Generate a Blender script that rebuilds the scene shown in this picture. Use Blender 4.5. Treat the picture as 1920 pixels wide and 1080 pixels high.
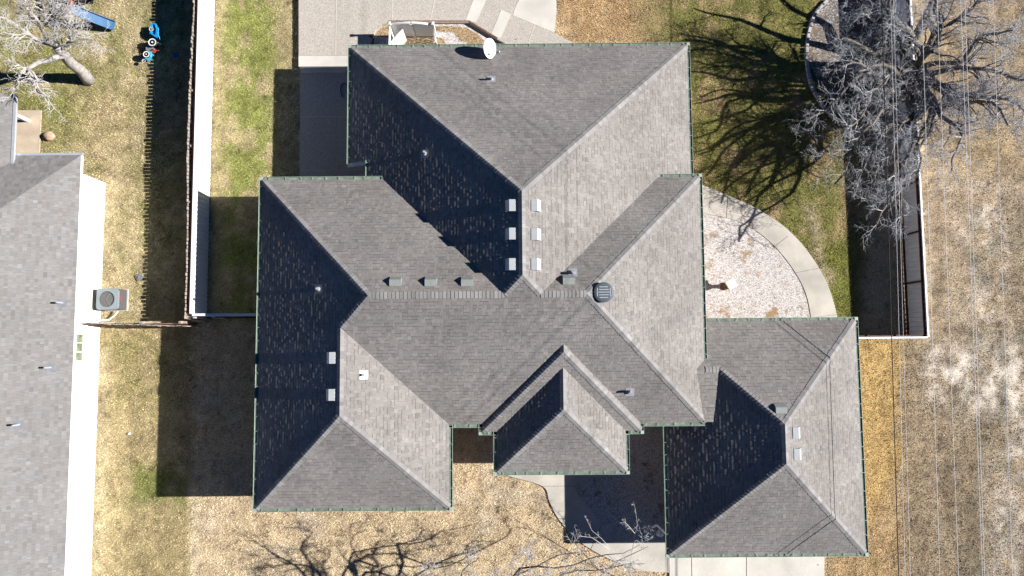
import bpy, bmesh, math, random
import numpy as np
from mathutils import Vector, Matrix
for o in list(bpy.data.objects): bpy.data.objects.remove(o)
random.seed(7); RNG = np.random.default_rng(11)
SC = bpy.context.scene; COL = SC.collection
# ------------------------------------------------------------------ camera, sky, sun, exposure
FPX, CAMH, TILT, YAW = 1356.0, 32.0, 0.0785, -0.0079
cd = bpy.data.cameras.new('camera'); cam = bpy.data.objects.new('camera', cd); COL.objects.link(cam)
cd.sensor_width = 36; cd.lens = FPX*36/1920; cd.clip_end = 3000; cd.clip_start = 0.5
cam.location = (0, 0, CAMH); cam.rotation_euler = (TILT, 0, YAW); SC.camera = cam
ELEV = math.radians(32.05) # the sun stands due east of the house
sdir = Vector((math.cos(ELEV), 0.012, math.sin(ELEV))).normalized()
W = bpy.data.worlds.new('World'); SC.world = W; W.use_nodes = True
wn = W.node_tree.nodes; sky = wn.new('ShaderNodeTexSky'); sky.sky_type = 'NISHITA'; sky.sun_disc = False
sky.sun_elevation = ELEV; sky.sun_rotation = math.radians(90); sky.altitude = 1500; sky.air_density = 0.4; sky.dust_density = 0.0; sky.ozone_density = 3.0
hs = wn.new('ShaderNodeHueSaturation'); hs.inputs['Saturation'].default_value = 1.35
W.node_tree.links.new(sky.outputs[0], hs.inputs['Color']); W.node_tree.links.new(hs.outputs[0], wn['Background'].inputs[0]); wn['Background'].inputs[1].default_value = 0.05
sl = bpy.data.lights.new('sun', 'SUN'); so = bpy.data.objects.new('sun', sl); COL.objects.link(so)
sl.energy = 5.0; sl.angle = math.radians(0.5); sl.color = (1.0, 0.965, 0.92)
so.rotation_euler = sdir.to_track_quat('Z', 'Y').to_euler(); so.location = (40, 0, 40)
SC.view_settings.view_transform = 'Standard'; SC.view_settings.look = 'None'
SC.view_settings.exposure = 1.0; SC.view_settings.gamma = 1
try: SC.view_settings.use_curve_mapping = False
except Exception: pass
SC.render.engine = 'CYCLES'; SC.cycles.max_bounces = 6; SC.cycles.diffuse_bounces = 2
# pixel of the 1920x1080 photograph -> point on the horizontal plane z
RM = np.array(Matrix.Rotation(YAW, 3, 'Z') @ Matrix.Rotation(TILT, 3, 'X'))
def G(px, py, z=0.0):
    q = RM @ np.array([(px-960)/FPX, -(py-540)/FPX, -1.0]); k = (z-CAMH)/q[2]
    return Vector((k*q[0], k*q[1], z))
def GP(pts, z=0.0): return [G(p[0], p[1], z) for p in pts]
# ------------------------------------------------------------------ materials
def nodes(m):
    m.use_nodes = True; return m.node_tree.nodes, m.node_tree.links
def mat(name, col, rough=0.8, amt=0.18, scale=6.0, bump=0.0, bscale=None, metal=0.0, spec=0.3, fine=0.0, fscale=60):
    """colour varied by two noises, optional bump"""
    m = bpy.data.materials.new(name); n, l = nodes(m); b = n['Principled BSDF']
    b.inputs['Roughness'].default_value = rough; b.inputs['Metallic'].default_value = metal
    b.inputs['Specular IOR Level'].default_value = spec
    tc = n.new('ShaderNodeTexCoord'); nz = n.new('ShaderNodeTexNoise'); nz.inputs['Scale'].default_value = scale
    nz.inputs['Detail'].default_value = 6; l.new(tc.outputs['Object'], nz.inputs['Vector'])
    mr = n.new('ShaderNodeMapRange'); mr.inputs['From Min'].default_value = 0.3; mr.inputs['From Max'].default_value = 0.7
    mr.inputs['To Min'].default_value = 1-amt; mr.inputs['To Max'].default_value = 1+amt; l.new(nz.outputs[0], mr.inputs['Value'])
    val = mr.outputs[0]
    if fine:
        n2 = n.new('ShaderNodeTexNoise'); n2.inputs['Scale'].default_value = fscale; n2.inputs['Detail'].default_value = 2
        l.new(tc.outputs['Object'], n2.inputs['Vector'])
        m2 = n.new('ShaderNodeMapRange'); m2.inputs['From Min'].default_value = 0.3; m2.inputs['From Max'].default_value = 0.7
        m2.inputs['To Min'].default_value = 1-fine; m2.inputs['To Max'].default_value = 1+fine; l.new(n2.outputs[0], m2.inputs['Value'])
        mm = n.new('ShaderNodeMath'); mm.operation = 'MULTIPLY'; l.new(val, mm.inputs[0]); l.new(m2.outputs[0], mm.inputs[1]); val = mm.outputs[0]
    vm = n.new('ShaderNodeVectorMath'); vm.operation = 'SCALE'; vm.inputs[0].default_value = col; l.new(val, vm.inputs['Scale'])
    l.new(vm.outputs[0], b.inputs['Base Color'])
    if bump:
        nb = n.new('ShaderNodeTexNoise'); nb.inputs['Scale'].default_value = bscale or scale*3; nb.inputs['Detail'].default_value = 4
        l.new(tc.outputs['Object'], nb.inputs['Vector'])
        bp = n.new('ShaderNodeBump'); bp.inputs['Strength'].default_value = bump; bp.inputs['Distance'].default_value = 0.02
        l.new(nb.outputs[0], bp.inputs['Height']); l.new(bp.outputs[0], b.inputs['Normal'])
    return m
def attr_mat(name, rough=0.9, fine=0.25, fscale=40, spec=0.2, bump=0.0, stain=0.0):
    """colour carried per face by the mesh attribute 'tint', broken up by noise"""
    m = bpy.data.materials.new(name); n, l = nodes(m); b = n['Principled BSDF']
    b.inputs['Roughness'].default_value = rough; b.inputs['Specular IOR Level'].default_value = spec
    a = n.new('ShaderNodeAttribute'); a.attribute_name = 'tint'; tc = n.new('ShaderNodeTexCoord')
    n2 = n.new('ShaderNodeTexNoise'); n2.inputs['Scale'].default_value = fscale; n2.inputs['Detail'].default_value = 3
    l.new(tc.outputs['Object'], n2.inputs['Vector'])
    m2 = n.new('ShaderNodeMapRange'); m2.inputs['From Min'].default_value = 0.3; m2.inputs['From Max'].default_value = 0.7
    m2.inputs['To Min'].default_value = 1-fine; m2.inputs['To Max'].default_value = 1+fine; l.new(n2.outputs[0], m2.inputs['Value'])
    val = m2.outputs[0]
    if stain:
        n3 = n.new('ShaderNodeTexNoise'); n3.inputs['Scale'].default_value = 0.45; n3.inputs['Detail'].default_value = 5
        l.new(tc.outputs['Object'], n3.inputs['Vector'])
        m3 = n.new('ShaderNodeMapRange'); m3.inputs['From Min'].default_value = 0.35; m3.inputs['From Max'].default_value = 0.65
        m3.inputs['To Min'].default_value = 1-stain; m3.inputs['To Max'].default_value = 1+stain; l.new(n3.outputs[0], m3.inputs['Value'])
        mm = n.new('ShaderNodeMath'); mm.operation = 'MULTIPLY'; l.new(val, mm.inputs[0]); l.new(m3.outputs[0], mm.inputs[1]); val = mm.outputs[0]
    vm = n.new('ShaderNodeVectorMath'); vm.operation = 'SCALE'; l.new(a.outputs['Color'], vm.inputs[0]); l.new(val, vm.inputs['Scale'])
    l.new(vm.outputs[0], b.inputs['Base Color'])
    if bump:
        bp = n.new('ShaderNodeBump'); bp.inputs['Strength'].default_value = bump; bp.inputs['Distance'].default_value = 0.02
        l.new(n2.outputs[0], bp.inputs['Height']); l.new(bp.outputs[0], b.inputs['Normal'])
    return m
def pebble_mat(name, cols, scale, rough=0.85, bump=0.5, blotch=None):
    """stones: voronoi cells picking from a ramp, optional leaf-litter blotches"""
    m = bpy.data.materials.new(name); n, l = nodes(m); b = n['Principled BSDF']; b.inputs['Roughness'].default_value = rough
    b.inputs['Specular IOR Level'].default_value = 0.2
    tc = n.new('ShaderNodeTexCoord'); v = n.new('ShaderNodeTexVoronoi'); v.inputs['Scale'].default_value = scale
    l.new(tc.outputs['Object'], v.inputs['Vector'])
    sp = n.new('ShaderNodeSeparateColor'); l.new(v.outputs['Color'], sp.inputs[0])
    r = n.new('ShaderNodeValToRGB'); r.color_ramp.interpolation = 'LINEAR'
    e = r.color_ramp.elements; e[0].position = 0; e[0].color = (*cols[0], 1); e[1].position = 1; e[1].color = (*cols[-1], 1)
    for i, c in enumerate(cols[1:-1]): k = e.new((i+1)/(len(cols)-1)); k.color = (*c, 1)
    l.new(sp.outputs[0], r.inputs[0]); out = r.outputs[0]
    if blotch:
        nz = n.new('ShaderNodeTexNoise'); nz.inputs['Scale'].default_value = blotch[1]; nz.inputs['Detail'].default_value = 8; nz.inputs['Roughness'].default_value = 0.7
        l.new(tc.outputs['Object'], nz.inputs['Vector'])
        mr = n.new('ShaderNodeMapRange'); mr.inputs['From Min'].default_value = blotch[2]; mr.inputs['From Max'].default_value = blotch[2]+0.08
        l.new(nz.outputs[0], mr.inputs['Value'])
        mx = n.new('ShaderNodeMix'); mx.data_type = 'RGBA'; l.new(mr.outputs[0], mx.inputs['Factor']); l.new(out, mx.inputs[6]); mx.inputs[7].default_value = (*blotch[0], 1)
        out = mx.outputs[2]
    l.new(out, b.inputs['Base Color'])
    bp = n.new('ShaderNodeBump'); bp.inputs['Strength'].default_value = bump; bp.inputs['Distance'].default_value = 0.015; bp.invert = True
    l.new(v.outputs['Distance'], bp.inputs['Height']); l.new(bp.outputs[0], b.inputs['Normal'])
    return m
def brick_mat(name, c1, c2, mortar):
    m = bpy.data.materials.new(name); n, l = nodes(m); b = n['Principled BSDF']; b.inputs['Roughness'].default_value = 0.85
    tc = n.new('ShaderNodeTexCoord'); mp = n.new('ShaderNodeSeparateXYZ'); l.new(tc.outputs['Object'], mp.inputs[0])
    ad = n.new('ShaderNodeMath'); l.new(mp.outputs[0], ad.inputs[0]); l.new(mp.outputs[1], ad.inputs[1])
    cb = n.new('ShaderNodeCombineXYZ'); l.new(ad.outputs[0], cb.inputs[0]); l.new(mp.outputs[2], cb.inputs[1])
    br = n.new('ShaderNodeTexBrick'); br.inputs['Scale'].default_value = 1; br.inputs['Brick Width'].default_value = 0.24; br.inputs['Row Height'].default_value = 0.08
    br.inputs['Mortar Size'].default_value = 0.008; br.inputs['Color1'].default_value = (*c1, 1); br.inputs['Color2'].default_value = (*c2, 1); br.inputs['Mortar'].default_value = (*mortar, 1)
    l.new(cb.outputs[0], br.inputs['Vector']); l.new(br.outputs['Color'], b.inputs['Base Color'])
    bp = n.new('ShaderNodeBump'); bp.inputs['Strength'].default_value = 0.5; bp.inputs['Distance'].default_value = 0.01; bp.invert = True
    l.new(br.outputs['Fac'], bp.inputs['Height']); l.new(bp.outputs[0], b.inputs['Normal'])
    return m
M = dict(
 shingle=attr_mat('shingle', 0.95, 0.22, 55, 0.1, 0.0, 0.11),
 shingle_pale=attr_mat('shingle_pale', 0.95, 0.15, 40, 0.1, 0.0, 0.05),
 fascia=mat('fascia_paint', (0.28, 0.34, 0.28), 0.6, 0.1, 3),
 gutter=mat('sage_gutter', (0.33, 0.41, 0.345), 0.45, 0.15, 4, metal=0.1, fine=0.12, fscale=25),
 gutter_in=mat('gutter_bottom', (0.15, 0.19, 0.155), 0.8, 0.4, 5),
 brick=brick_mat('tan_brick', (0.38, 0.29, 0.22), (0.32, 0.24, 0.18), (0.45, 0.42, 0.38)),
 wbrick=brick_mat('white_painted_brick', (0.80, 0.79, 0.77), (0.74, 0.72, 0.69), (0.62, 0.60, 0.57)),
 galv=mat('galvanised_steel', (0.52, 0.54, 0.56), 0.4, 0.1, 9, metal=0.35),
 vent=mat('vent_metal', (0.40, 0.42, 0.435), 0.45, 0.06, 8, metal=0.1),
 ventdark=mat('weathered_vent_metal', (0.24, 0.26, 0.25), 0.6, 0.08, 8),
 lead=mat('pipe_boot', (0.30, 0.31, 0.33), 0.5, 0.1, 10),
 white=mat('white_paint', (0.80, 0.80, 0.79), 0.5, 0.04, 2),
 whitemetal=mat('white_sheet_metal', (0.86, 0.87, 0.88), 0.45, 0.05, 1.5, spec=0.4),
 maroon=mat('maroon_steel', (0.085, 0.022, 0.018), 0.6, 0.25, 6),
 wood=mat('weathered_wood', (0.30, 0.26, 0.22), 0.9, 0.35, 5, bump=0.3, fine=0.2, fscale=30),
 woodred=mat('reddish_rail', (0.20, 0.11, 0.08), 0.9, 0.3, 5),
 concrete=mat('concrete', (0.45, 0.42, 0.37), 0.9, 0.2, 0.9, bump=0.15, bscale=60, fine=0.09, fscale=30),
 concrete2=mat('pale_concrete', (0.54, 0.515, 0.465), 0.9, 0.16, 0.8, bump=0.1, bscale=50, fine=0.08, fscale=35),
 tanconcrete=mat('tan_concrete', (0.47, 0.385, 0.29), 0.9, 0.15, 2, fine=0.1, fscale=30),
 darkvent=mat('dark_vent_metal', (0.085, 0.105, 0.125), 0.45, 0.1, 6),
 joint=mat('concrete_joint', (0.16, 0.14, 0.12), 0.95, 0.3, 9),
 jointpale=mat('pale_joint', (0.62, 0.56, 0.48), 0.95, 0.1, 9),
 aggregate=pebble_mat('exposed_aggregate', [(0.23, 0.205, 0.18), (0.38, 0.345, 0.305), (0.42, 0.38, 0.335), (0.47, 0.43, 0.38), (0.60, 0.555, 0.50)], 55, bump=0.25),
 gravel=pebble_mat('white_gravel', [(0.22, 0.195, 0.18), (0.46, 0.425, 0.405), (0.56, 0.525, 0.50), (0.70, 0.67, 0.65)], 30, bump=0.9, blotch=((0.30, 0.20, 0.11), 1.1, 0.555)),
 gravelgrey=pebble_mat('grey_gravel', [(0.22, 0.20, 0.19), (0.42, 0.40, 0.38), (0.50, 0.48, 0.46), (0.62, 0.60, 0.58)], 28, bump=0.6, blotch=((0.20, 0.13, 0.08), 1.3, 0.56)),
 litter=pebble_mat('shade_darkened_litter_gravel', [(0.07, 0.06, 0.05), (0.14, 0.12, 0.105), (0.21, 0.185, 0.17), (0.48, 0.46, 0.44)], 24, bump=0.7, blotch=((0.17, 0.125, 0.085), 0.9, 0.47)),  # gravel with leaf litter, tones darkened to stand in for tree shade
 mulch=pebble_mat('leaf_mulch', [(0.10, 0.06, 0.035), (0.26, 0.17, 0.09), (0.38, 0.27, 0.15), (0.50, 0.42, 0.30)], 30, bump=0.6),
 bark=mat('dark_bark', (0.17, 0.15, 0.135), 0.95, 0.35, 9, bump=0.6, bscale=25),
 twig=mat('grey_twig', (0.44, 0.445, 0.46), 0.9, 0.30, 5),
 barkpale=mat('pale_bark', (0.34, 0.315, 0.295), 0.95, 0.3, 8, bump=0.6, bscale=22),
 twigpale=mat('pale_twig', (0.50, 0.475, 0.45), 0.9, 0.2, 5),
 wire=mat('aluminium_wire', (0.75, 0.75, 0.77), 0.5, 0.05, 3, metal=0.2),
 cable=mat('black_cable', (0.012, 0.012, 0.013), 0.6, 0.1, 3),
 blue=mat('blue_plastic', (0.03, 0.16, 0.42), 0.4, 0.1, 4),
 slide=mat('faded_blue_plastic', (0.035, 0.115, 0.24), 0.5, 0.15, 4),
 aqua=mat('aqua_plastic', (0.05, 0.42, 0.62), 0.4, 0.1, 5),
 bright=mat('bright_blue_plastic', (0.01, 0.25, 0.60), 0.4, 0.1, 5),
 black=mat('black_rubber', (0.02, 0.02, 0.022), 0.7, 0.15, 6),
 grey=mat('grey_plastic', (0.16, 0.17, 0.19), 0.6, 0.15, 6),
 acgrey=mat('condenser_grey', (0.22, 0.26, 0.28), 0.5, 0.06, 4),
 acside=mat('condenser_louvre', (0.12, 0.115, 0.115), 0.6, 0.15, 30),
 red=mat('red_paint', (0.38, 0.05, 0.04), 0.5, 0.15, 5),
 terracotta=mat('reddish_stone', (0.45, 0.30, 0.22), 0.9, 0.25, 8, bump=0.4),
 stone=mat('pale_cast_stone', (0.74, 0.71, 0.66), 0.9, 0.2, 9, bump=0.4),
 block=mat('edging_concrete', (0.42, 0.41, 0.41), 0.9, 0.15, 7, bump=0.4),
 glass=mat('window_glass', (0.17, 0.20, 0.13), 0.15, 0.5, 4, spec=0.6),
 roofgrey=attr_mat('grey_shingle', 0.95, 0.10, 45, 0.1, 0.0, 0.05),
 brownclay=mat('brown_clay', (0.16, 0.085, 0.045), 0.9, 0.3, 8),
)
# ------------------------------------------------------------------ mesh helpers
OFF = {}
def link(name, verts, faces, m, parent=None, smooth=False, tint=None, mats=None, fmat=None):
    me = bpy.data.meshes.new(name)
    org = Vector((0, 0, 0)) if parent is None else OFF[parent.name]
    me.from_pydata([tuple(Vector(v)-org) for v in verts], [], faces)
    for mm in (mats or [m]): me.materials.append(mm)
    if fmat is not None: me.polygons.foreach_set('material_index', fmat)
    if smooth: me.polygons.foreach_set('use_smooth', [True]*len(me.polygons))
    if tint is not None:
        a = me.attributes.new('tint', 'FLOAT_COLOR', 'CORNER')
        lt = np.zeros(len(me.polygons), int); me.polygons.foreach_get('loop_total', lt)
        t = np.repeat(np.array(tint, float), lt, axis=0); t = np.concatenate([t, np.ones((len(t), 1))], 1)
        a.data.foreach_set('color', t.ravel())
    me.update()
    o = bpy.data.objects.new(name, me); COL.objects.link(o)
    if parent is not None: o.parent = parent
    OFF[o.name] = org if parent is not None else Vector((0, 0, 0))
    return o
def tag(o, label=None, cat=None, group=None, kind=None):
    if label: o['label'] = label
    if cat: o['category'] = cat
    if group: o['group'] = group
    if kind: o['kind'] = kind
    return o
def thing(name, loc, label, cat, group=None):
    o = bpy.data.objects.new(name, None); o.location = loc; o.empty_display_size = 0.3; COL.objects.link(o)
    OFF[o.name] = Vector(loc); return tag(o, label, cat, group)
class MB:
    def __init__(s): s.v = []; s.f = []; s.t = []
    def add(s, vs, fs, t=None):
        k = len(s.v); s.v += [Vector(v) for v in vs]; s.f += [tuple(i+k for i in f) for f in fs]
        s.t += [t or (1, 1, 1)]*len(fs); return s
    def box(s, c, sz, mtx=None, t=None):
        hx, hy, hz = sz[0]/2, sz[1]/2, sz[2]/2; vs = [Vector((x, y, z)) for x in (-hx, hx) for y in (-hy, hy) for z in (-hz, hz)]
        if mtx is not None: vs = [mtx @ v for v in vs]
        c = Vector(c); return s.add([v+c for v in vs], [(0, 1, 3, 2), (4, 6, 7, 5), (0, 4, 5, 1), (2, 3, 7, 6), (0, 2, 6, 4), (1, 5, 7, 3)], t)
    def bar(s, a, b, w, h, t=None):
        """box of width w (horizontal) and height h along a-b"""
        a, b = Vector(a), Vector(b); d = (b-a); L = d.length; d.normalize()
        x = d.cross(Vector((0, 0, 1)));
        if x.length < 1e-4: x = Vector((1, 0, 0))
        x.normalize(); z = x.cross(d)
        vs = [p + x*(i*w/2) + z*(j*h/2) for p in (a, b) for i in (-1, 1) for j in (-1, 1)]
        return s.add(vs, [(0, 1, 3, 2), (4, 6, 7, 5), (0, 4, 5, 1), (2, 3, 7, 6), (0, 2, 6, 4), (1, 5, 7, 3)], t)
    def tube(s, pts, rad, n=6, caps=True):
        pts = [Vector(p) for p in pts]; rs = rad if isinstance(rad, (list, tuple)) else [rad]*len(pts)
        k = len(s.v); up = Vector((0.31, 0.17, 0.93))
        for i, p in enumerate(pts):
            d = (pts[min(i+1, len(pts)-1)]-pts[max(i-1, 0)])
            if d.length < 1e-7: d = Vector((0, 0, 1))
            d.normalize(); x = d.cross(up)
            if x.length < 0.1: x = d.cross(Vector((1, 0, 0)))
            x.normalize(); y = d.cross(x)
            for j in range(n):
                a = 2*math.pi*j/n; s.v.append(p + (x*math.cos(a)+y*math.sin(a))*rs[i])
        for i in range(len(pts)-1):
            for j in range(n):
                a = k+i*n+j; b = k+i*n+(j+1) % n; s.f.append((a, b, b+n, a+n)); s.t.append((1, 1, 1))
        if caps:
            s.f.append(tuple(k+j for j in range(n))[::-1]); s.f.append(tuple(k+(len(pts)-1)*n+j for j in range(n))); s.t += [(1, 1, 1)]*2
        return s
    def prism(s, poly, z0, z1):
        n = len(poly); vs = [Vector((p[0], p[1], z0)) for p in poly]+[Vector((p[0], p[1], z1)) for p in poly]
        A = sum(poly[i][0]*poly[(i+1) % n][1]-poly[(i+1) % n][0]*poly[i][1] for i in range(n))
        top = tuple(range(n, 2*n)); bot = tuple(range(n))[::-1]
        if A < 0: top = top[::-1]; bot = bot[::-1]
        return s.add(vs, [top, bot]+[(i, (i+1) % n, (i+1) % n+n, i+n) for i in range(n)])
    def lathe(s, c, prof, n=20, mtx=None):
        c = Vector(c); vs = []; fs = []
        for r, z in prof:
            for j in range(n):
                a = 2*math.pi*j/n; p = Vector((r*math.cos(a), r*math.sin(a), z)); vs.append((mtx @ p if mtx is not None else p)+c)
        for i in range(len(prof)-1):
            for j in range(n): fs.append((i*n+j, i*n+(j+1) % n, (i+1)*n+(j+1) % n, (i+1)*n+j))
        fs.append(tuple(range(n))[::-1]); fs.append(tuple((len(prof)-1)*n+j for j in range(n)))
        return s.add(vs, fs)
    def build(s, name, m, parent=None, smooth=False, tint=False): return link(name, s.v, s.f, m, parent, smooth, s.t if tint else None)
def bez(a, b, c, n=10):
    a, b, c = Vector(a), Vector(b), Vector(c)
    return [a*(1-t)**2+b*2*t*(1-t)+c*t*t for t in [i/(n-1) for i in range(n)]]
def smoothline(pts, n=6):
    """Catmull-Rom through 2-D points"""
    P = [Vector((p[0], p[1])) for p in pts]; P = [P[0]*2-P[1]]+P+[P[-1]*2-P[-2]]; out = []
    for i in range(1, len(P)-2):
        for k in range(n):
            t = k/n; a, b, c, d = P[i-1], P[i], P[i+1], P[i+2]
            out.append(0.5*((2*b)+(c-a)*t+(2*a-5*b+4*c-d)*t*t+(3*b-a-3*c+d)*t**3))
    out.append(P[-2]); return [(p.x, p.y) for p in out]
def vnoise(x, y, scale, seed):
    r = np.random.default_rng(seed); T = r.random((256, 256)); fx = x/scale+1000; fy = y/scale+1000
    ix = np.floor(fx).astype(int); iy = np.floor(fy).astype(int); tx = fx-ix; ty = fy-iy
    tx = tx*tx*(3-2*tx); ty = ty*ty*(3-2*ty); g = lambda a, b: T[a % 256, b % 256]
    return (g(ix, iy)*(1-tx)+g(ix+1, iy)*tx)*(1-ty)+(g(ix, iy+1)*(1-tx)+g(ix+1, iy+1)*tx)*ty
def fbm(x, y, scale, seed, o=4):
    s = 0; a = 0.5
    for i in range(o): s = s+a*vnoise(x, y, scale/2**i, seed+i*17); a *= 0.55
    return s/0.93
def inpoly(x, y, poly):
    c = np.zeros(x.shape, bool); n = len(poly)
    for i in range(n):
        x0, y0 = poly[i][0], poly[i][1]; x1, y1 = poly[(i+1) % n][0], poly[(i+1) % n][1]
        if y0 == y1: continue
        t = ((y0 > y) != (y1 > y)) & (x < (x1-x0)*(y-y0)/(y1-y0)+x0); c ^= t
    return c
def polydist(x, y, poly):
    d = np.full(x.shape, 1e9); n = len(poly)
    for i in range(n):
        ax, ay = poly[i][0], poly[i][1]; bx, by = poly[(i+1) % n][0]-ax, poly[(i+1) % n][1]-ay
        L = bx*bx+by*by+1e-12; t = np.clip(((x-ax)*bx+(y-ay)*by)/L, 0, 1)
        d = np.minimum(d, np.hypot(x-ax-t*bx, y-ay-t*by))
    return np.where(inpoly(x, y, poly), -d, d)
# ------------------------------------------------------------------ roof data (metres; eaves, pitch)
E, S, D = 3.4, 0.6094, 0.94
R = dict(N=(-6.67, 7.45, 99, 12.505), Mn=(-9.965, 7.551, -3.076, 6.663), Wg=(-9.965, -2.490, -6.243, 0), A=(-1.189, 4.997, -3.370, 0), B=(-0.621, 4.408, -4.917, 0), Ga=(6.208, 14.005, -8.367, 0.888))
EL = E-D
def hipz(x, y, xw, xe, ys, yn, e): return e+S*min(x-xw, xe-x, y-ys, yn-y)
NW_NOTCH_Y = G(657, 307, EL).y; NOTCH_DX = 0.89
NYS = -3.076-D/S                                        # the tall block's low south eave line (inside the house)
PR = [(-6.67, 7.45, NYS, 12.505, EL), (-9.965, 7.551, -3.076, 6.663, E), (-9.965, -2.490, -6.243, 4.0, E), (-1.189, 4.997, -3.370, 4.0, E), (-0.621, 4.408, -4.917, 2.0, E), (6.208, 14.005, -8.367, 0.888, EL)]
def roofz(x, y): return max(hipz(x, y, *p) for p in PR)
def RP(px, py):
    z = 4.0
    for i in range(40): p = G(px, py, z); z = 0.5*z+0.5*roofz(p.x, p.y)
    p = G(px, py, z); return Vector((p.x, p.y, roofz(p.x, p.y)))
def rnormal(p):
    h = 0.02; return Vector((-(roofz(p.x+h, p.y)-roofz(p.x-h, p.y))/(2*h), -(roofz(p.x, p.y+h)-roofz(p.x, p.y-h))/(2*h), 1)).normalized()
# ------------------------------------------------------------------ hard surfaces (pixel outlines)
PATH_IN = smoothline([(1300, 400), (1360, 408), (1410, 428), (1455, 465), (1490, 510), (1512, 555), (1523, 612)])
PATH_OUT = smoothline([(1300, 340), (1365, 367), (1420, 392), (1470, 425), (1510, 466), (1545, 520), (1562, 565), (1573, 612)])
WALK_OUT = smoothline([(940, 886), (960, 894), (1018, 912), (1030, 940), (1047, 972), (1076, 1006), (1112, 1032), (1160, 1055), (1205, 1069), (1254, 1073)])
WALK_IN = smoothline([(1140, 880), (1110, 897), (1077, 911), (1098, 943), (1128, 982), (1160, 1003), (1190, 1010), (1256, 1012)])
HARD = {}
HARD['path'] = [tuple(G(*p)[:2]) for p in PATH_OUT+PATH_IN[::-1]]
HARD['gravel_bed'] = [tuple(G(*p)[:2]) for p in [(1285, 400)]+PATH_IN+[(1285, 612)]]
HARD['walkway'] = [tuple(G(*p)[:2]) for p in WALK_OUT+WALK_IN[::-1]]+[tuple(G(1100, 830)[:2]), tuple(G(940, 830)[:2])]
HARD['courtyard'] = [tuple(G(*p)[:2]) for p in WALK_IN+[(1300, 1012), (1300, 780), (1140, 780)]]
HARD['driveway'] = [tuple(G(*p)[:2]) for p in [(1255, 1030), (1545, 1030), (1545, 1400), (1255, 1400)]]
PATIO = [(560, -250), (560, 128), (665, 128), (720, 160), (1110, 160), (1082, 85), (1040, 62), (1044, 20), (1042, -40), (1030, -250)]
HARD['patio'] = [tuple(G(*p)[:2]) for p in PATIO]
HARD['lower_patio'] = [tuple(G(*p)[:2]) for p in [(564, 120), (730, 120), (730, 345), (562, 345)]]
HARD['house'] = [(-9.4, -5.7), (-3, -5.7), (-3, -2.6), (0, -2.6), (0, -4.4), (3.9, -4.4), (3.9, -2.6), (6.7, -2.6), (6.7, -7.9), (13.5, -7.9), (13.5, 0.4), (7.0, 0.4), (7.0, 12.0), (-5.5, 12.0), (-5.5, 6.1), (-9.4, 6.1)]
HARD['neighbour'] = [(-18.2, -20), (-18.2, 7.4), (-40, 7.4), (-40, -20)]
HARD['tree_bed'] = [(G(1664, 95).x+3.62*math.cos(a*.1963), G(1664, 95).y+3.62*math.sin(a*.1963)) for a in range(32) if G(1664, 95).x+3.62*math.cos(a*.1963) < 17.4]
HARD['slab'] = [tuple(G(*p)[:2]) for p in [(-90, 207), (78, 207), (74, 292), (-100, 292)]]
TREE_BED_C = G(1664, 95); TREE_BED_R = 3.62
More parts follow.
